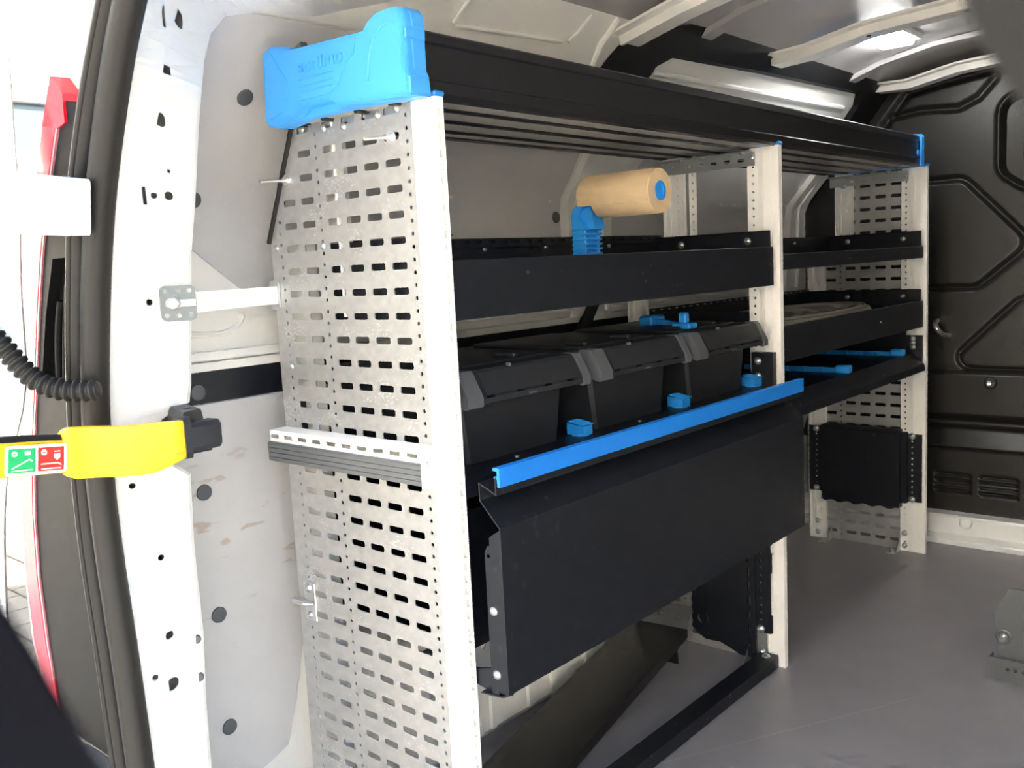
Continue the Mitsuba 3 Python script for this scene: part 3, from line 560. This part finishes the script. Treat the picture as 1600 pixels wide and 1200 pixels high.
# ------------------------------------------------------------------ fold-down flap with blue grip strip
fl = thing('fold_down_flap', 'large black steel flap folded down in front of the lower rack', 'flap')
YF = -.078
fp = [(YF + .004, .702), (YF + .004, .677), (YF + .020, .684), (YF + .036, .690), (YF + .036, .665), (YF + .000, .628), (YF, .378)]
x0f, x1f = .003, 1.021
poly = strip(fp, .0022)
add('flap_sheet', ext(poly, 'x', x0f, x1f), BLACK, 15, fl)
lab(add('grip_strip', ext(Polygon([(YF - .004, .688), (YF - .004, .716), (YF + .008, .716), (YF + .009, .712), (YF + .001, .711), (YF + .001, .704), (YF + .007, .703), (YF + .007, .700), (YF + .001, .699), (YF + .001, .688)]), 'x', x0f + .001, x1f - .004), BLUE_ALU, 15, fl), 'bright blue grip strip along the top edge')
FF = add('side_flange', cat(extm([(YF, .378), (YF + .022, .378), (YF + .022, .612), (YF, .626)], 'x', x0f, x0f + .002), extm(Polygon([(YF + .020, .372), (YF + .034, .372), (YF + .034, .588), (YF + .028, .598), (YF + .020, .598)], [list(Point(YF + .027, .583).buffer(.003).exterior.coords)]), 'x', x0f + .002, x0f + .004)), BLACK, 20, fl)
add('side_flange', extm([(YF, .378), (YF + .022, .378), (YF + .022, .612), (YF, .626)], 'x', x1f - .002, x1f), BLACK, 20, fl)
add('bottom_fold', ext(strip([(YF, .380), (YF + .012, .372), (YF + .055, .368)], .0022), 'x', x0f, x1f), BLACK, 20, fl)
for z in (.502, .405): bolt(FF, (x0f, YF + .020, z), (-1, 0, 0), 1.0)
add('hinge_arm', cat(extm([(YF + .006, .415), (YF + .004, .372), (YF + .02, .364), (.0, .372), (.02, .335), (.04, .335), (.04, .395), (.0, .395)], 'x', x0f + .012, x0f + .016), bxm(x0f + .016, x0f + .05, -.03, .04, .372, .376, c=.0005)), BLACK, 20, fl)

# black drawer unit hidden behind the flap and steel bracing rail under it
du = thing('drawer_unit', 'dark open tray in the shade behind the folded flap', 'tray')
add('tray_body', ext(strip([(.055, .62), (.055, .395), (.35, .395), (.35, .66)], .003), 'x', .03, 1.03), BLACK, 20, du)
add('end_plate', bx(1.028, 1.031, .055, .35, .395, .64, c=.0005), BLACK, parent=du)
br = thing('cross_rail', 'pale steel cross rail with a round hole low behind the folded flap', 'rail')
add('rail', ext(Polygon(sbox(.03, .305, 1.02, .368).exterior.coords, [list(Point(x, .350).buffer(.0055).exterior.coords) for x in np.arange(.16, 1.0, .14)]), 'y', .12, .123), ZINC, False, br)
add('rail_fold', bx(.03, 1.02, .12, .16, .366, .369, c=.0005), ZINC, parent=br)

# ------------------------------------------------------------------ bolt-on covers
cc = thing('cover_box', 'black cover box bolted low on the far perforated panel', 'cover')
def wavy(y0, y1, z0, z1, amp=.006, n=5):
    top = [(y, z1 + amp * .4 * (int((y - y0) / (y1 - y0) * 2 * n) % 2)) for y in np.linspace(y0, y1, 4 * n)]
    bot = [(y, z0 - amp * (int((y - y0) / (y1 - y0) * 2 * n) % 2)) for y in np.linspace(y1, y0, 4 * n)]
    return Polygon(top + bot).buffer(0)
add('box', cat(extm(wavy(.066, .325, .150, .408), 'x', XC - .03, XC - .0), extm(sbox(.078, .168, .313, .398), 'x', XC - .034, XC - .03)), BLACK, 20, cc)
add('flange', extm(holed(.003, .046, .170, .394, .0335, .003), 'x', XC - .006, XC - .003), BLACK, False, cc); add('flange', extm(holed(.325, .378, .170, .398, .352, .003), 'x', XC - .006, XC - .003), BLACK, False, cc)
add('channel', bx(XC - .02, XC - .004, .046, .066, .166, .400, c=.001), BLACK, parent=cc)
for y, z in ((.0335, .387), (.0335, .178), (.352, .388), (.352, .18)): bolt(cc, (XC - .006, y, z), (-1, 0, 0), 1.5)
cb = thing('cover_box', 'black cover plate with a dimple, low on the middle upright under the flap', 'cover')
cp = Polygon([(.086, .34), (.244, .34)] + [(.242 + .004 * (k_ % 2), .33 - .012 * k_) for k_ in range(1, 24)] + [(.232, .040), (.205, .026), (.165, .028), (.14, .020), (.11, .008), (.086, .008)]).buffer(0)
add('plate', extm(cp, 'x', XB - .006, XB - .003) - cylm((XB - .02, .238, .150), (XB + .02, .238, .150), .004, n=12), BLACK, 20, cb)
add('dimple', lathe([(.016, 0), (.018, .002), (.014, .003), (.008, -.001), (0, -.001), (0, -.002), (.016, -.002)], (XB - .006, .213, .082), (-1, 0, 0), 24), BLACK, 40, cb)
add('slotted_channel', cat(extm(Polygon(sbox(.064, .014, .088, .34).exterior.coords, [list(rrect(.080, z, .006, .022, .002).exterior.coords) for z in np.arange(.05, .32, .036)]), 'x', XB - .016, XB - .014), bxm(XB - .016, XB - .004, .062, .065, .014, .34, c=.0004)), BLACK, False, cb)
add('flange', extm(holed(.024, .062, .082, .34, .050, .0028), 'x', XB - .010, XB - .008), BLACK, False, cb); bolt(cb, (XB - .010, .052, .090), (-1, 0, 0), 1.5)
for z0, z1 in ((.235, .285), (.085, .130)): add('clip', bx(XB - .011, XB - .008, .020, .032, z0, z1, c=.001), BLACK, parent=cb)

# floor rail and leaning channel
fr_ = thing('floor_rail', 'black steel rail on the floor between the near panel and the middle upright', 'rail')
add('rail', ext(strip([(.052, .0015), (.052, .030), (.010, .030), (.010, .0015)], .003), 'x', .004, 1.062), BLACK, 20, fr_)
bolt(fr_, (1.04, .03, .0315), (0, 0, 1), 1.4)
ch = thing('steel_channel', 'loose black steel channel lying diagonally on the floor under the flap', 'channel')
d = np.array([.993, .120, .118]); d /= np.linalg.norm(d); n_ = np.array([-.120, .993, 0]); n_ /= np.linalg.norm(n_); w3 = np.cross(d, n_)
CHL = .70; Mc = np.c_[d, n_, w3, [.235, .094, -.002]]
TO_X = np.array([[0, 0, 1, 0], [1, 0, 0, 0], [0, 1, 0, 0]], float)
def chx(poly, t): return m3.CrossSection([np.array(poly.exterior.coords)[:-1]] + [np.array(h.coords)[:-1] for h in poly.interiors], m3.FillRule.EvenOdd).extrude(t).transform(TO_X)
add('channel_body', tm(chx(strip([(.0, .004), (.0, .026), (.150, .026), (.150, .004)], .003), CHL).transform(Mc)), DARKMETAL, 20, ch)
en = Polygon(rrect(.075, .022, .150, .050, .003).exterior.coords, [list(Point(a, .024).buffer(.0055, quad_segs=4).exterior.coords) for a in (.03, .075, .112)])
tilt = np.array([[1, 0, .9, CHL - .002], [0, 1, 0, 0], [0, 0, .75, .028]], float)
add('end_flange', tm(chx(en, .003).transform(tilt).transform(Mc)), ZMETAL, False, ch)
add('end_leg', tm(bxm(CHL - .02, CHL - .016, .02, .13, -.062, .024, c=.001).transform(Mc)), DARKMETAL, 20, ch)

# hose coil in the far tray
hc = thing('hose_coil', 'coil of grey ribbed flat hose lying in the middle far tray', 'hose')
def coil(rx, ry, z, w, h, cx=1.46, cy=.19):
    N = 72; V = []; F = []; nr = 5
    for i in range(N):
        a = 2 * np.pi * i / N; u = np.array([math.cos(a) * rx, math.sin(a) * ry]); nn = np.array([math.cos(a) / rx, math.sin(a) / ry]); nn /= np.linalg.norm(nn)
        sec = [(-w / 2, 0)] + [(-w / 2 + w * j / (2 * nr), h - (.007 if j % 2 else 0) - .25 * h * (2 * j / (2 * nr) - 1) ** 2) for j in range(2 * nr + 1)] + [(w / 2, 0)]
        for s_, hh in sec: p = u + nn * s_; V.append((cx + p[0], cy + p[1], z + hh))
    m = len(sec)
    for i in range(N):
        for j in range(m): a, b = i * m + j, i * m + (j + 1) % m; c, d2 = ((i + 1) % N) * m + (j + 1) % m, ((i + 1) % N) * m + j; F += [[a, b, c], [a, c, d2]]
    t_ = rawmesh(V, F); t_.fix_normals(); return t_
add('turn', coil(.40, .140, .746, .060, .086, 1.55), MATRUB, 25, hc); add('turn', coil(.31, .076, .746, .055, .070, 1.53), MATRUB, 25, hc)

# ------------------------------------------------------------------ paper roll on its blue holder
hd = thing('roll_holder', 'blue plastic holder with a ribbed stem standing in the upper tray', 'holder')
hx = .5685
stem = [bxm(hx - .023, hx + .023, .158, .176, .926, 1.065, c=.002), bxm(hx - .025, hx - .019, .152, .184, .926, 1.065, c=.002), bxm(hx + .019, hx + .025, .152, .184, .926, 1.065, c=.002)]
for z in np.arange(.935, 1.062, .0095): stem.append(bxm(hx - .026, hx + .026, .147, .185, z, z + .0045, c=.001))
add('stem', cat(stem), BLUE, 25, hd)
arc = [(.184, 1.060), (.184, 1.086)] + [(.144 + .040 * math.cos(a), 1.086 + .030 * math.sin(a)) for a in np.linspace(0, math.pi / 2, 8)] + [(.134, 1.116), (.134, 1.108)] + [(.142 + .026 * math.cos(a), 1.084 + .020 * math.sin(a)) for a in np.linspace(math.pi / 2, 0, 8)] + [(.146, 1.060)]
add('elbow', cat(extm(arc, 'x', hx - .025, hx - .016), extm(arc, 'x', hx + .016, hx + .025), extm([(.174, 1.06), (.174, 1.086)] + [(.142 + .032 * math.cos(a), 1.086 + .024 * math.sin(a)) for a in np.linspace(0, math.pi / 2, 8)] + [(.134, 1.06)], 'x', hx - .017, hx + .017)), BLUE, 30, hd)
add('spindle', cat(cylm((.574, .160, 1.1225), (.574, .000, 1.1225), .0120, n=32)), BLUE, 30, hd)
rp = thing('paper_roll', 'brown kraft paper roll pushed on the blue holder above the upper tray', 'paper roll')
add('roll', lathe([(.0175, 0), (.041, 0), (.0418, .002), (.0418, .132), (.041, .134), (.0175, .134)], (.574, .131, 1.1225), (0, -1, 0), 64), PAPER, 40, rp)
sv = []
for i, a in enumerate(np.linspace(math.radians(-8), math.radians(205), 40)): sv += [(.574 + .0428 * math.cos(a), .131 + .030 * math.sin(max(0, min(1, (a - .6) / 1.6)) * math.pi / 2), 1.1225 + .0428 * math.sin(a)), (.574 + .0428 * math.cos(a), -.001, 1.1225 + .0428 * math.sin(a))]
sf = []
for i in range(39): sf += [[2 * i, 2 * i + 1, 2 * i + 3], [2 * i, 2 * i + 3, 2 * i + 2]]
add('loose_end', rawmesh(sv, sf), PAPER, True, rp)
lab(add('core', lathe([(.0125, 0), (.0185, 0), (.0185, .136), (.0125, .136)], (.574, .132, 1.1225), (0, -1, 0), 40), BLUE, 30, rp), 'blue core tube')

# ------------------------------------------------------------------ loose bracket on the floor at the right
lb = thing('floor_bracket', 'grey black steel bracket standing on the vinyl floor at the right edge', 'bracket')
add('plate', extm([(-.418, .05), (-.408, .154), (-.437, .216), (-.72, .216), (-.72, .05)], 'x', 1.30, 1.303), ZMETAL, 20, lb)
add('foot_channel', cat(extm(Polygon(sbox(-.72, 0, -.402, .052).exterior.coords, [list(Point(-.424 - .0165 * i, .030).buffer(.0042).exterior.coords) for i in range(1, 14)]), 'x', 1.284, 1.287), bxm(1.284, 1.32, -.72, -.402, 0, .003, c=.0005), bxm(1.284, 1.315, -.404, -.402, 0, .052, c=.0005)), ZMETAL, False, lb)
add('dimple', lathe([(.016, 0), (.018, .002), (.014, .003), (.008, -.0005), (0, -.0005), (0, -.001), (.016, -.001)], (1.30, -.428, .100), (-1, 0, 0)), ZMETAL, 40, lb); bolt(lb, (1.2995, -.428, .100), (-1, 0, 0), 1.0)

# ================================================================== OUTSIDE AND DOOR EDGE
ds = thing('door_seal', 'black double rubber door seal running up the edge of the rear pillar', 'seal')
S1 = [(-.385, .055, 1.42), (-.385, .128, 1.326), (-.385, .175, 1.262), (-.385, .219, 1.193), (-.385, .258, 1.119), (-.385, .283, 1.039), (-.385, .307, .955), (-.385, .327, .867), (-.385, .342, .777), (-.385, .347, .685), (-.385, .344, .592), (-.385, .336, .5), (-.385, .329, .406), (-.385, .321, .311), (-.385, .318, .0)]
S2 = [(-.38, .020, 1.42), (-.38, .097, 1.32), (-.38, .141, 1.257), (-.38, .180, 1.188), (-.38, .216, 1.115), (-.38, .246, 1.037), (-.38, .271, .954), (-.38, .292, .868), (-.38, .306, .78), (-.38, .308, .689), (-.38, .303, .599), (-.38, .294, .508), (-.38, .287, .416), (-.38, .281, .322), (-.38, .278, .0)]
add('outer_lip', tube(spline(S1, 90), .0165, 16, squash=(1.1, .95)), RUBBER, True, ds); add('inner_bulb', tube(spline(S2, 90), .0185, 18), RUBBER, True, ds)
add('lip_line', tube(spline(np.array(S1) + [-.016, -.004, 0], 60), .004, 8), RUBBER, True, ds)

tl = thing('tail_lamp', 'tall red tail lamp with a black housing outside the rear pillar', 'tail lamp')
LO = np.array([(.330, 1.275), (.379, 1.216), (.427, 1.134), (.474, 1.047), (.515, .953), (.550, .855), (.589, .751), (.615, .643), (.632, .533), (.632, .423), (.606, .363), (.60, .337)])
LI = np.array([(.299, 1.246), (.328, 1.209), (.377, 1.13), (.422, 1.044), (.460, .953), (.494, .858), (.533, .756), (.560, .651), (.573, .544), (.570, .439), (.563, .376), (.564, .309)])
from scipy.interpolate import interp1d
def lampstrip(w0, w1, z0, z1, x0, x1):
    zs_ = np.linspace(z0, z1, 60); fo = interp1d(LO[:, 1], LO[:, 0], fill_value='extrapolate'); fi = interp1d(LI[:, 1], LI[:, 0], fill_value='extrapolate'); 
    a = np.c_[fi(zs_) + (fo(zs_) - fi(zs_)) * w0, zs_]; b = np.c_[fi(zs_) + (fo(zs_) - fi(zs_)) * w1, zs_]
    return ext(np.vstack([a, b[::-1]])[::-1] if True else None, 'x', x0, x1)
add('lens', lampstrip(.10, .84, 1.215, .36, -.378, -.352), REDLENS, 30, tl)
lab(add('lens_edge', lampstrip(.84, 1.0, 1.225, .36, -.377, -.352), PINKLENS, 30, tl), 'pale lens edge'); add('lens_edge', lampstrip(.0, .10, 1.215, .36, -.377, -.352), PINKLENS, 30, tl)
lab(add('lens_top', ext([(.330, 1.276), (.300, 1.250), (.302, 1.212), (.328, 1.208), (.372, 1.216)], 'x', -.378, -.352), DEEPRED, 30, tl), 'dark red top corner of the lens')
lab(add('lens_foot', ext([(.562, .376), (.604, .365), (.598, .30), (.552, .30)], 'x', -.377, -.352), DEEPRED, 30, tl), 'dark red foot of the lens')
hs = [(.299, 1.240), (.328, 1.206)] + [tuple(q) for q in LI[2:]] + [(.57, .30), (.338, .30), (.340, .406), (.348, .592), (.350, .777), (.312, .955), (.265, 1.119), (.232, 1.193), (.222, 1.215)]
recess = Polygon([(.395, 1.04), (.44, .96), (.475, .875), (.455, .845), (.36, .86), (.335, .94), (.30, 1.04)])
TH = add('housing', extm(Polygon(hs).buffer(0), 'x', -.374, -.352) - extm(recess, 'x', -.40, -.358), HOUSING, 20, tl)
for i in range(3): add('housing_rib', tube(spline([(-.362, .355 + .028 * i, 1.02 - .02 * i), (-.362, .375 + .025 * i, .95), (-.362, .400 + .022 * i, .87)], 10), .006, 8), HOUSING, True, TH)
bc = thing('bumper_corner', 'grey plastic bumper corner at the foot of the door seal', 'bumper')
add('bumper', bx(-.43, -.36, .365, .64, -.2, .292, c=.012), GREYPL, parent=bc)

ho = thing('corrugated_conduit', 'black corrugated cable conduit hanging from the door to the seal', 'conduit')
hp = spline([(-.56, .43, 1.06), (-.505, .395, .99), (-.471, .351, .932), (-.458, .331, .902), (-.445, .311, .880), (-.430, .292, .869), (-.412, .270, .865), (-.395, .25, .866)], 240)
rad = .0125 + .0022 * np.sign(np.sin(np.arange(240) * 2 * np.pi / 8)) * np.abs(np.sin(np.arange(240) * 2 * np.pi / 8)) ** .5
add('conduit', tube(hp, .014, 16, rad), RUBBER, True, ho)

# door check arm: black rail with yellow sleeve, sticker and hook
ck = thing('door_check_arm', 'yellow and black door check arm with a green and red sticker, hooked on the pillar', 'door check')
def sweep_box(path, h, t):
    """rounded bar swept along a path of (x, y, z); h high, t thick across the view"""
    path = np.array(path); tg = np.gradient(path, axis=0); tg[:, 2] = 0; tg /= np.linalg.norm(tg, axis=1)[:, None]; V, F = [], []
    h = np.broadcast_to(h, len(path)); t = np.broadcast_to(t, len(path))
    for i, p in enumerate(path):
        nrm = np.array([-tg[i][1], tg[i][0], 0]); q = []
        for a, b in ((-.5, -.34), (-.34, -.5), (.34, -.5), (.5, -.34), (.5, .34), (.34, .5), (-.34, .5), (-.5, .34)): q.append(p + nrm * a * t[i] + np.array([0, 0, b * h[i]]))
        V += q
    n = 8
    for i in range(len(path) - 1):
        for k_ in range(n): a, b, c, d_ = i * n + k_, i * n + (k_ + 1) % n, (i + 1) * n + (k_ + 1) % n, (i + 1) * n + k_; F += [[a, b, c], [a, c, d_]]
    for k_ in range(1, n - 1): F += [[0, k_ + 1, k_], [(len(path) - 1) * n, (len(path) - 1) * n + k_, (len(path) - 1) * n + k_ + 1]]
    m = rawmesh(V, F); m.fix_normals(); return m
AR = [(-.58, .240, .811), (-.527, .237, .802), (-.488, .245, .797), (-.446, .2505, .790), (-.42, .248, .788)]
add('rail', sweep_box(spline(AR, 20), .050, .012), BLACK, 30, ck)
yp = spline([(-.450, .250, .7905), (-.432, .249, .789), (-.403, .241, .786), (-.375, .229, .783), (-.337, .216, .784), (-.307, .206, .789)], 34)
add('sleeve', sweep_box(yp, np.r_[.052, .060, .064, np.full(21, .066), np.linspace(.066, .050, 10)], np.r_[.018, .020, np.full(29, .022), .021, .019, .016]), YELLOW, 40, ck)
lab(add('sleeve_tail', sweep_box(spline([(-.58, .2335, .8075), (-.527, .2305, .7985), (-.488, .2385, .7935), (-.446, .244, .787)], 16), .042, .004), YELLOW, 30, ck), 'yellow band under the sticker')
# the sticker: a green and a red field with pictograms
q0, q1 = np.array([-.526, .2265, .7975]), np.array([-.449, .2400, .7870])
ux = q1 - q0; Ls = np.linalg.norm(ux); ux /= Ls; nz_ = np.cross(ux, [0, 0, 1.0]); nz_ /= np.linalg.norm(nz_); uz = np.cross(nz_, ux)
if nz_[1] > 0: nz_ = -nz_; uz = -uz
uz = uz if uz[2] > 0 else -uz
def stick(poly, off, mat, name, smooth=False):
    man = m3.CrossSection([np.array(g.exterior.coords)[:-1] for g in getattr(poly, 'geoms', [poly])] + [np.array(h.coords)[:-1] for g in getattr(poly, 'geoms', [poly]) for h in g.interiors], m3.FillRule.EvenOdd).extrude(.0004)
    o = q0 + nz_ * off; m = tm(man.transform(np.c_[ux, uz, np.cross(ux, uz), o])); 
    return add(name, m, mat, smooth, STK or ck)
H_ = .0365; STK = None
STK = stick(rrect(Ls / 2, 0, Ls, H_, .004), .000, PRINTWHITE, 'sticker')
stick(rrect(Ls * .265, 0, Ls * .43, H_ * .80, .001), .0006, GREEN, 'field'); stick(rrect(Ls * .735, 0, Ls * .43, H_ * .80, .001), .0006, RED, 'field')
ring_ = lambda x, y, r: Point(x, y).buffer(r).union(sbox(x - r * .9, y - r * .7, x + r * .9, y + r * .3))
L_ = lambda pts, w: LineString(pts).buffer(w / 2, cap_style='round')
g0, g1 = Ls * .08, Ls * .45; r0, r1 = Ls * .55, Ls * .92; w_ = .0013
bar = Polygon(ring_(g0 + .005, .0085, .0033).exterior.coords, [list(rrect(g0 + .005, .0085, .0035, .0018, .0005).exterior.coords)])
for pg in (bar, L_([(g0 + .002, -.012), (g1 - .002, -.0115)], w_), L_([(g0 + .002, -.009), (g1 - .006, .001), (g1 - .002, -.001)], w_), rrect(g1 - .008, .009, .007, .005, .0015)): stick(pg, .0012, PRINTWHITE, 'pictogram')
bar = Polygon(ring_(r0 + .005, .0085, .0036).exterior.coords, [list(rrect(r0 + .005, .0085, .0038, .0018, .0005).exterior.coords)])
for pg in (bar, L_([(r0 + .002, -.012), (r1 - .002, -.012)], w_), L_([(r0 + .002, -.006), (r1 - .006, -.0055), (r1 - .002, -.008)], w_), Polygon([(r1 - .011, .006), (r1 - .003, .006), (r1 - .003, .001), (r1 - .007, -.002), (r1 - .011, .001)]), rrect(r1 - .007, .009, .0075, .0012, .0003)): stick(pg, .0012, PRINTWHITE, 'pictogram')
lab(add('hook_block', cat(sweep_box([(-.308, .2075, .790), (-.299, .206, .7905)], .056, .024), sweep_box([(-.299, .209, .790), (-.270, .2035, .7905), (-.262, .205, .7905)], .039, .030)), DARKPLASTIC, 20, ck), 'black hook block')
hb = thing('door_stop_catch', 'black plastic catch on the pillar behind the yellow check arm', 'catch')
add('catch', cat(m3.Manifold.hull_points(np.array([(-.305, .22, .80), (-.26, .23, .80), (-.215, .36, .80), (-.25, .36, .80), (-.295, .222, .822), (-.265, .23, .822), (-.225, .36, .818), (-.25, .36, .818)])), m3.Manifold.hull_points(np.array([(x, y, z) for z in (.76, .80) for x, y in ((-.28, .235), (-.25, .235), (-.20, .40), (-.235, .40))]))), DARKPLASTIC, 20, hb)
add('rivet', lathe([(0, 0), (.007, 0), (.005, .003), (0, .003)], (-.268, .262, .8195), (0, 0, 1)), DARKPLASTIC, parent=hb)

# opened rear door: only its edge shows at the left border
od = thing('rear_door', 'white opened rear door, only its edge showing at the left border', 'door')
edge = [(-.385, .432, 1.36), (-.392, .420, 1.27), (-.400, .410, 1.18), (-.405, .402, 1.11), (-.415, .393, 1.045), (-.425, .383, .96), (-.434, .376, .872), (-.446, .380, .82), (-.462, .386, .77), (-.476, .388, .70), (-.486, .384, .62), (-.492, .380, .55), (-.492, .372, .30), (-.492, .37, .0)]
edge = spline(edge, 40); V = []; F = []
for p in edge:
    for dx, dy in ((0, 0), (-.008, -.014), (-.45, .06), (-.45, .10), (-.01, .05), (0, .03)): V.append(p + [dx, dy, 0])
for i in range(39):
    for k_ in range(6): a, b, c, d_ = i * 6 + k_, i * 6 + (k_ + 1) % 6, (i + 1) * 6 + (k_ + 1) % 6, (i + 1) * 6 + k_; F += [[a, b, c], [a, c, d_]]
for k_ in range(1, 5): F += [[0, k_ + 1, k_], [39 * 6, 39 * 6 + k_, 39 * 6 + k_ + 1]]
m = rawmesh(V, F); m.fix_normals(); add('door_panel', m, WHITE, 40, od)

hg = add('hinge', cat(extm(Polygon([(.19, 1.128), (.40, 1.158), (.47, 1.168), (.52, 1.16), (.52, 1.09), (.43, 1.078), (.205, 1.061)]).buffer(-.006).buffer(.006), 'x', -.428, -.404)), WHITE, 30, od)
lab(hg, 'white hinge across the tail lamp')
add('knuckle', cat(cylm((-.428, .40, 1.082), (-.428, .40, 1.142), .013), bxm(-.436, -.424, .37, .40, 1.092, 1.138, c=.003)), WHITE, 30, hg)
add('knuckle_cap', cyl((-.428, .40, 1.142), (-.428, .40, 1.147), .008), STEEL, parent=hg)


# yard: concrete ground, pavers one by one, building
struct('ground', bx(-14, 30, -20, 24, -.70, -.64, c=.001), ASPHALT, 'pale concrete yard outside the van'); labels['ground']['category'] = 'ground'
pvs = [mikit.ply(bx(-.117, .117, -.117, .117, -.645, -.620 + .002 * i, c=.006), PAVE) for i in range(3)]
for i in range(13):
    for j in range(15):
        x, y = .02 + i * .24, 1.6 + j * .24 + (.12 if i % 2 else 0)
        scene['ground__paver' + ('' if i + j == 0 else '_%03d' % (i * 15 + j))] = {**pvs[(i * 7 + j * 3) % 3], 'to_world': T().translate([x, y, 0]).rotate([0, 0, 1], float(RNG.normal(0, .6)))}
bd_ = thing('building', 'white rendered building with a window, far behind the tail lamp', 'building')
wl = Polygon(sbox(-6, -.65, 14, 6.5).exterior.coords, [list(sbox(3.10, 2.52, 4.60, 3.36).exterior.coords)])
add('wall', extm(wl, 'y', 10.5, 10.8), RENDER_W, 20, bd_)
fw = add('window', extm(Polygon(sbox(3.10, 2.52, 4.60, 3.36).exterior.coords, [list(sbox(3.16, 2.58, 4.54, 3.22).exterior.coords)]), 'y', 10.56, 10.70), WHITE, 20, bd_)
add('pane', bx(3.16, 4.54, 10.63, 10.65, 2.58, 3.22), PANE, parent=fw); add('roller_box', bx(3.12, 4.58, 10.50, 10.6, 3.16, 3.34, c=.01), ROLLER, parent=fw)
add('sill', bx(3.02, 4.68, 10.40, 10.6, 2.46, 2.52, c=.01), WHITE_DULL, parent=fw)

b2 = thing('workshop', 'long white rendered workshop across the yard behind the van', 'building')
add('wall', ext(Polygon(sbox(-14, -.65, 9, 5.5).exterior.coords, [list(sbox(-9 + 4 * i, -.6, -6.6 + 4 * i, 2.4).exterior.coords) for i in range(4)]), 'x', -9.3, -9.0), RENDER_W, 20, b2)
for i in range(4): add('roller_door', bx(-9.2, -9.1, -9 + 4 * i, -6.6 + 4 * i, -.65, 2.4), GREYPL if i % 2 else WHITE_DULL, parent=b2)

# the cab and nose of the van in front of the bulkhead (they shade the yard on the left)
struct('trim_5', cat(bxm(2.46, 3.6, -1.36, .62, -.35, 1.66, c=.15), bxm(3.5, 4.7, -1.33, .60, -.35, .75, c=.15)), WHITE, 'white outer body of the van cab beyond the bulkhead')
# two straps hanging close in front of the lens, out of focus
def near_strap(key, pts, r, mat, flat):
    add('band', tube(spline(pts, 40), r, 20, squash=flat), mat, True, key)
k1 = thing('black_strap', 'blurred near black strap cutting off the lower left corner of the view', 'strap')
near_strap(k1, [(-0.9167, -0.7629, 0.9825), (-0.9129, -0.771, 0.9632), (-0.909, -0.7785, 0.9476), (-0.9055, -0.7848, 0.9355), (-0.9019, -0.7915, 0.9217), (-0.8973, -0.8001, 0.9042)], .030, MATT, (1, 1))
k2 = thing('grey_strap', 'blurred near grey strap in the upper right corner of the view', 'strap')
near_strap(k2, [(-0.7661, -0.9174, 1.0613), (-0.765, -0.9211, 1.0485), (-0.7636, -0.9246, 1.0389), (-0.761, -0.929, 1.0311), (-0.7555, -0.9369, 1.0225)], .026, GREYCLOTH, (1, 1))
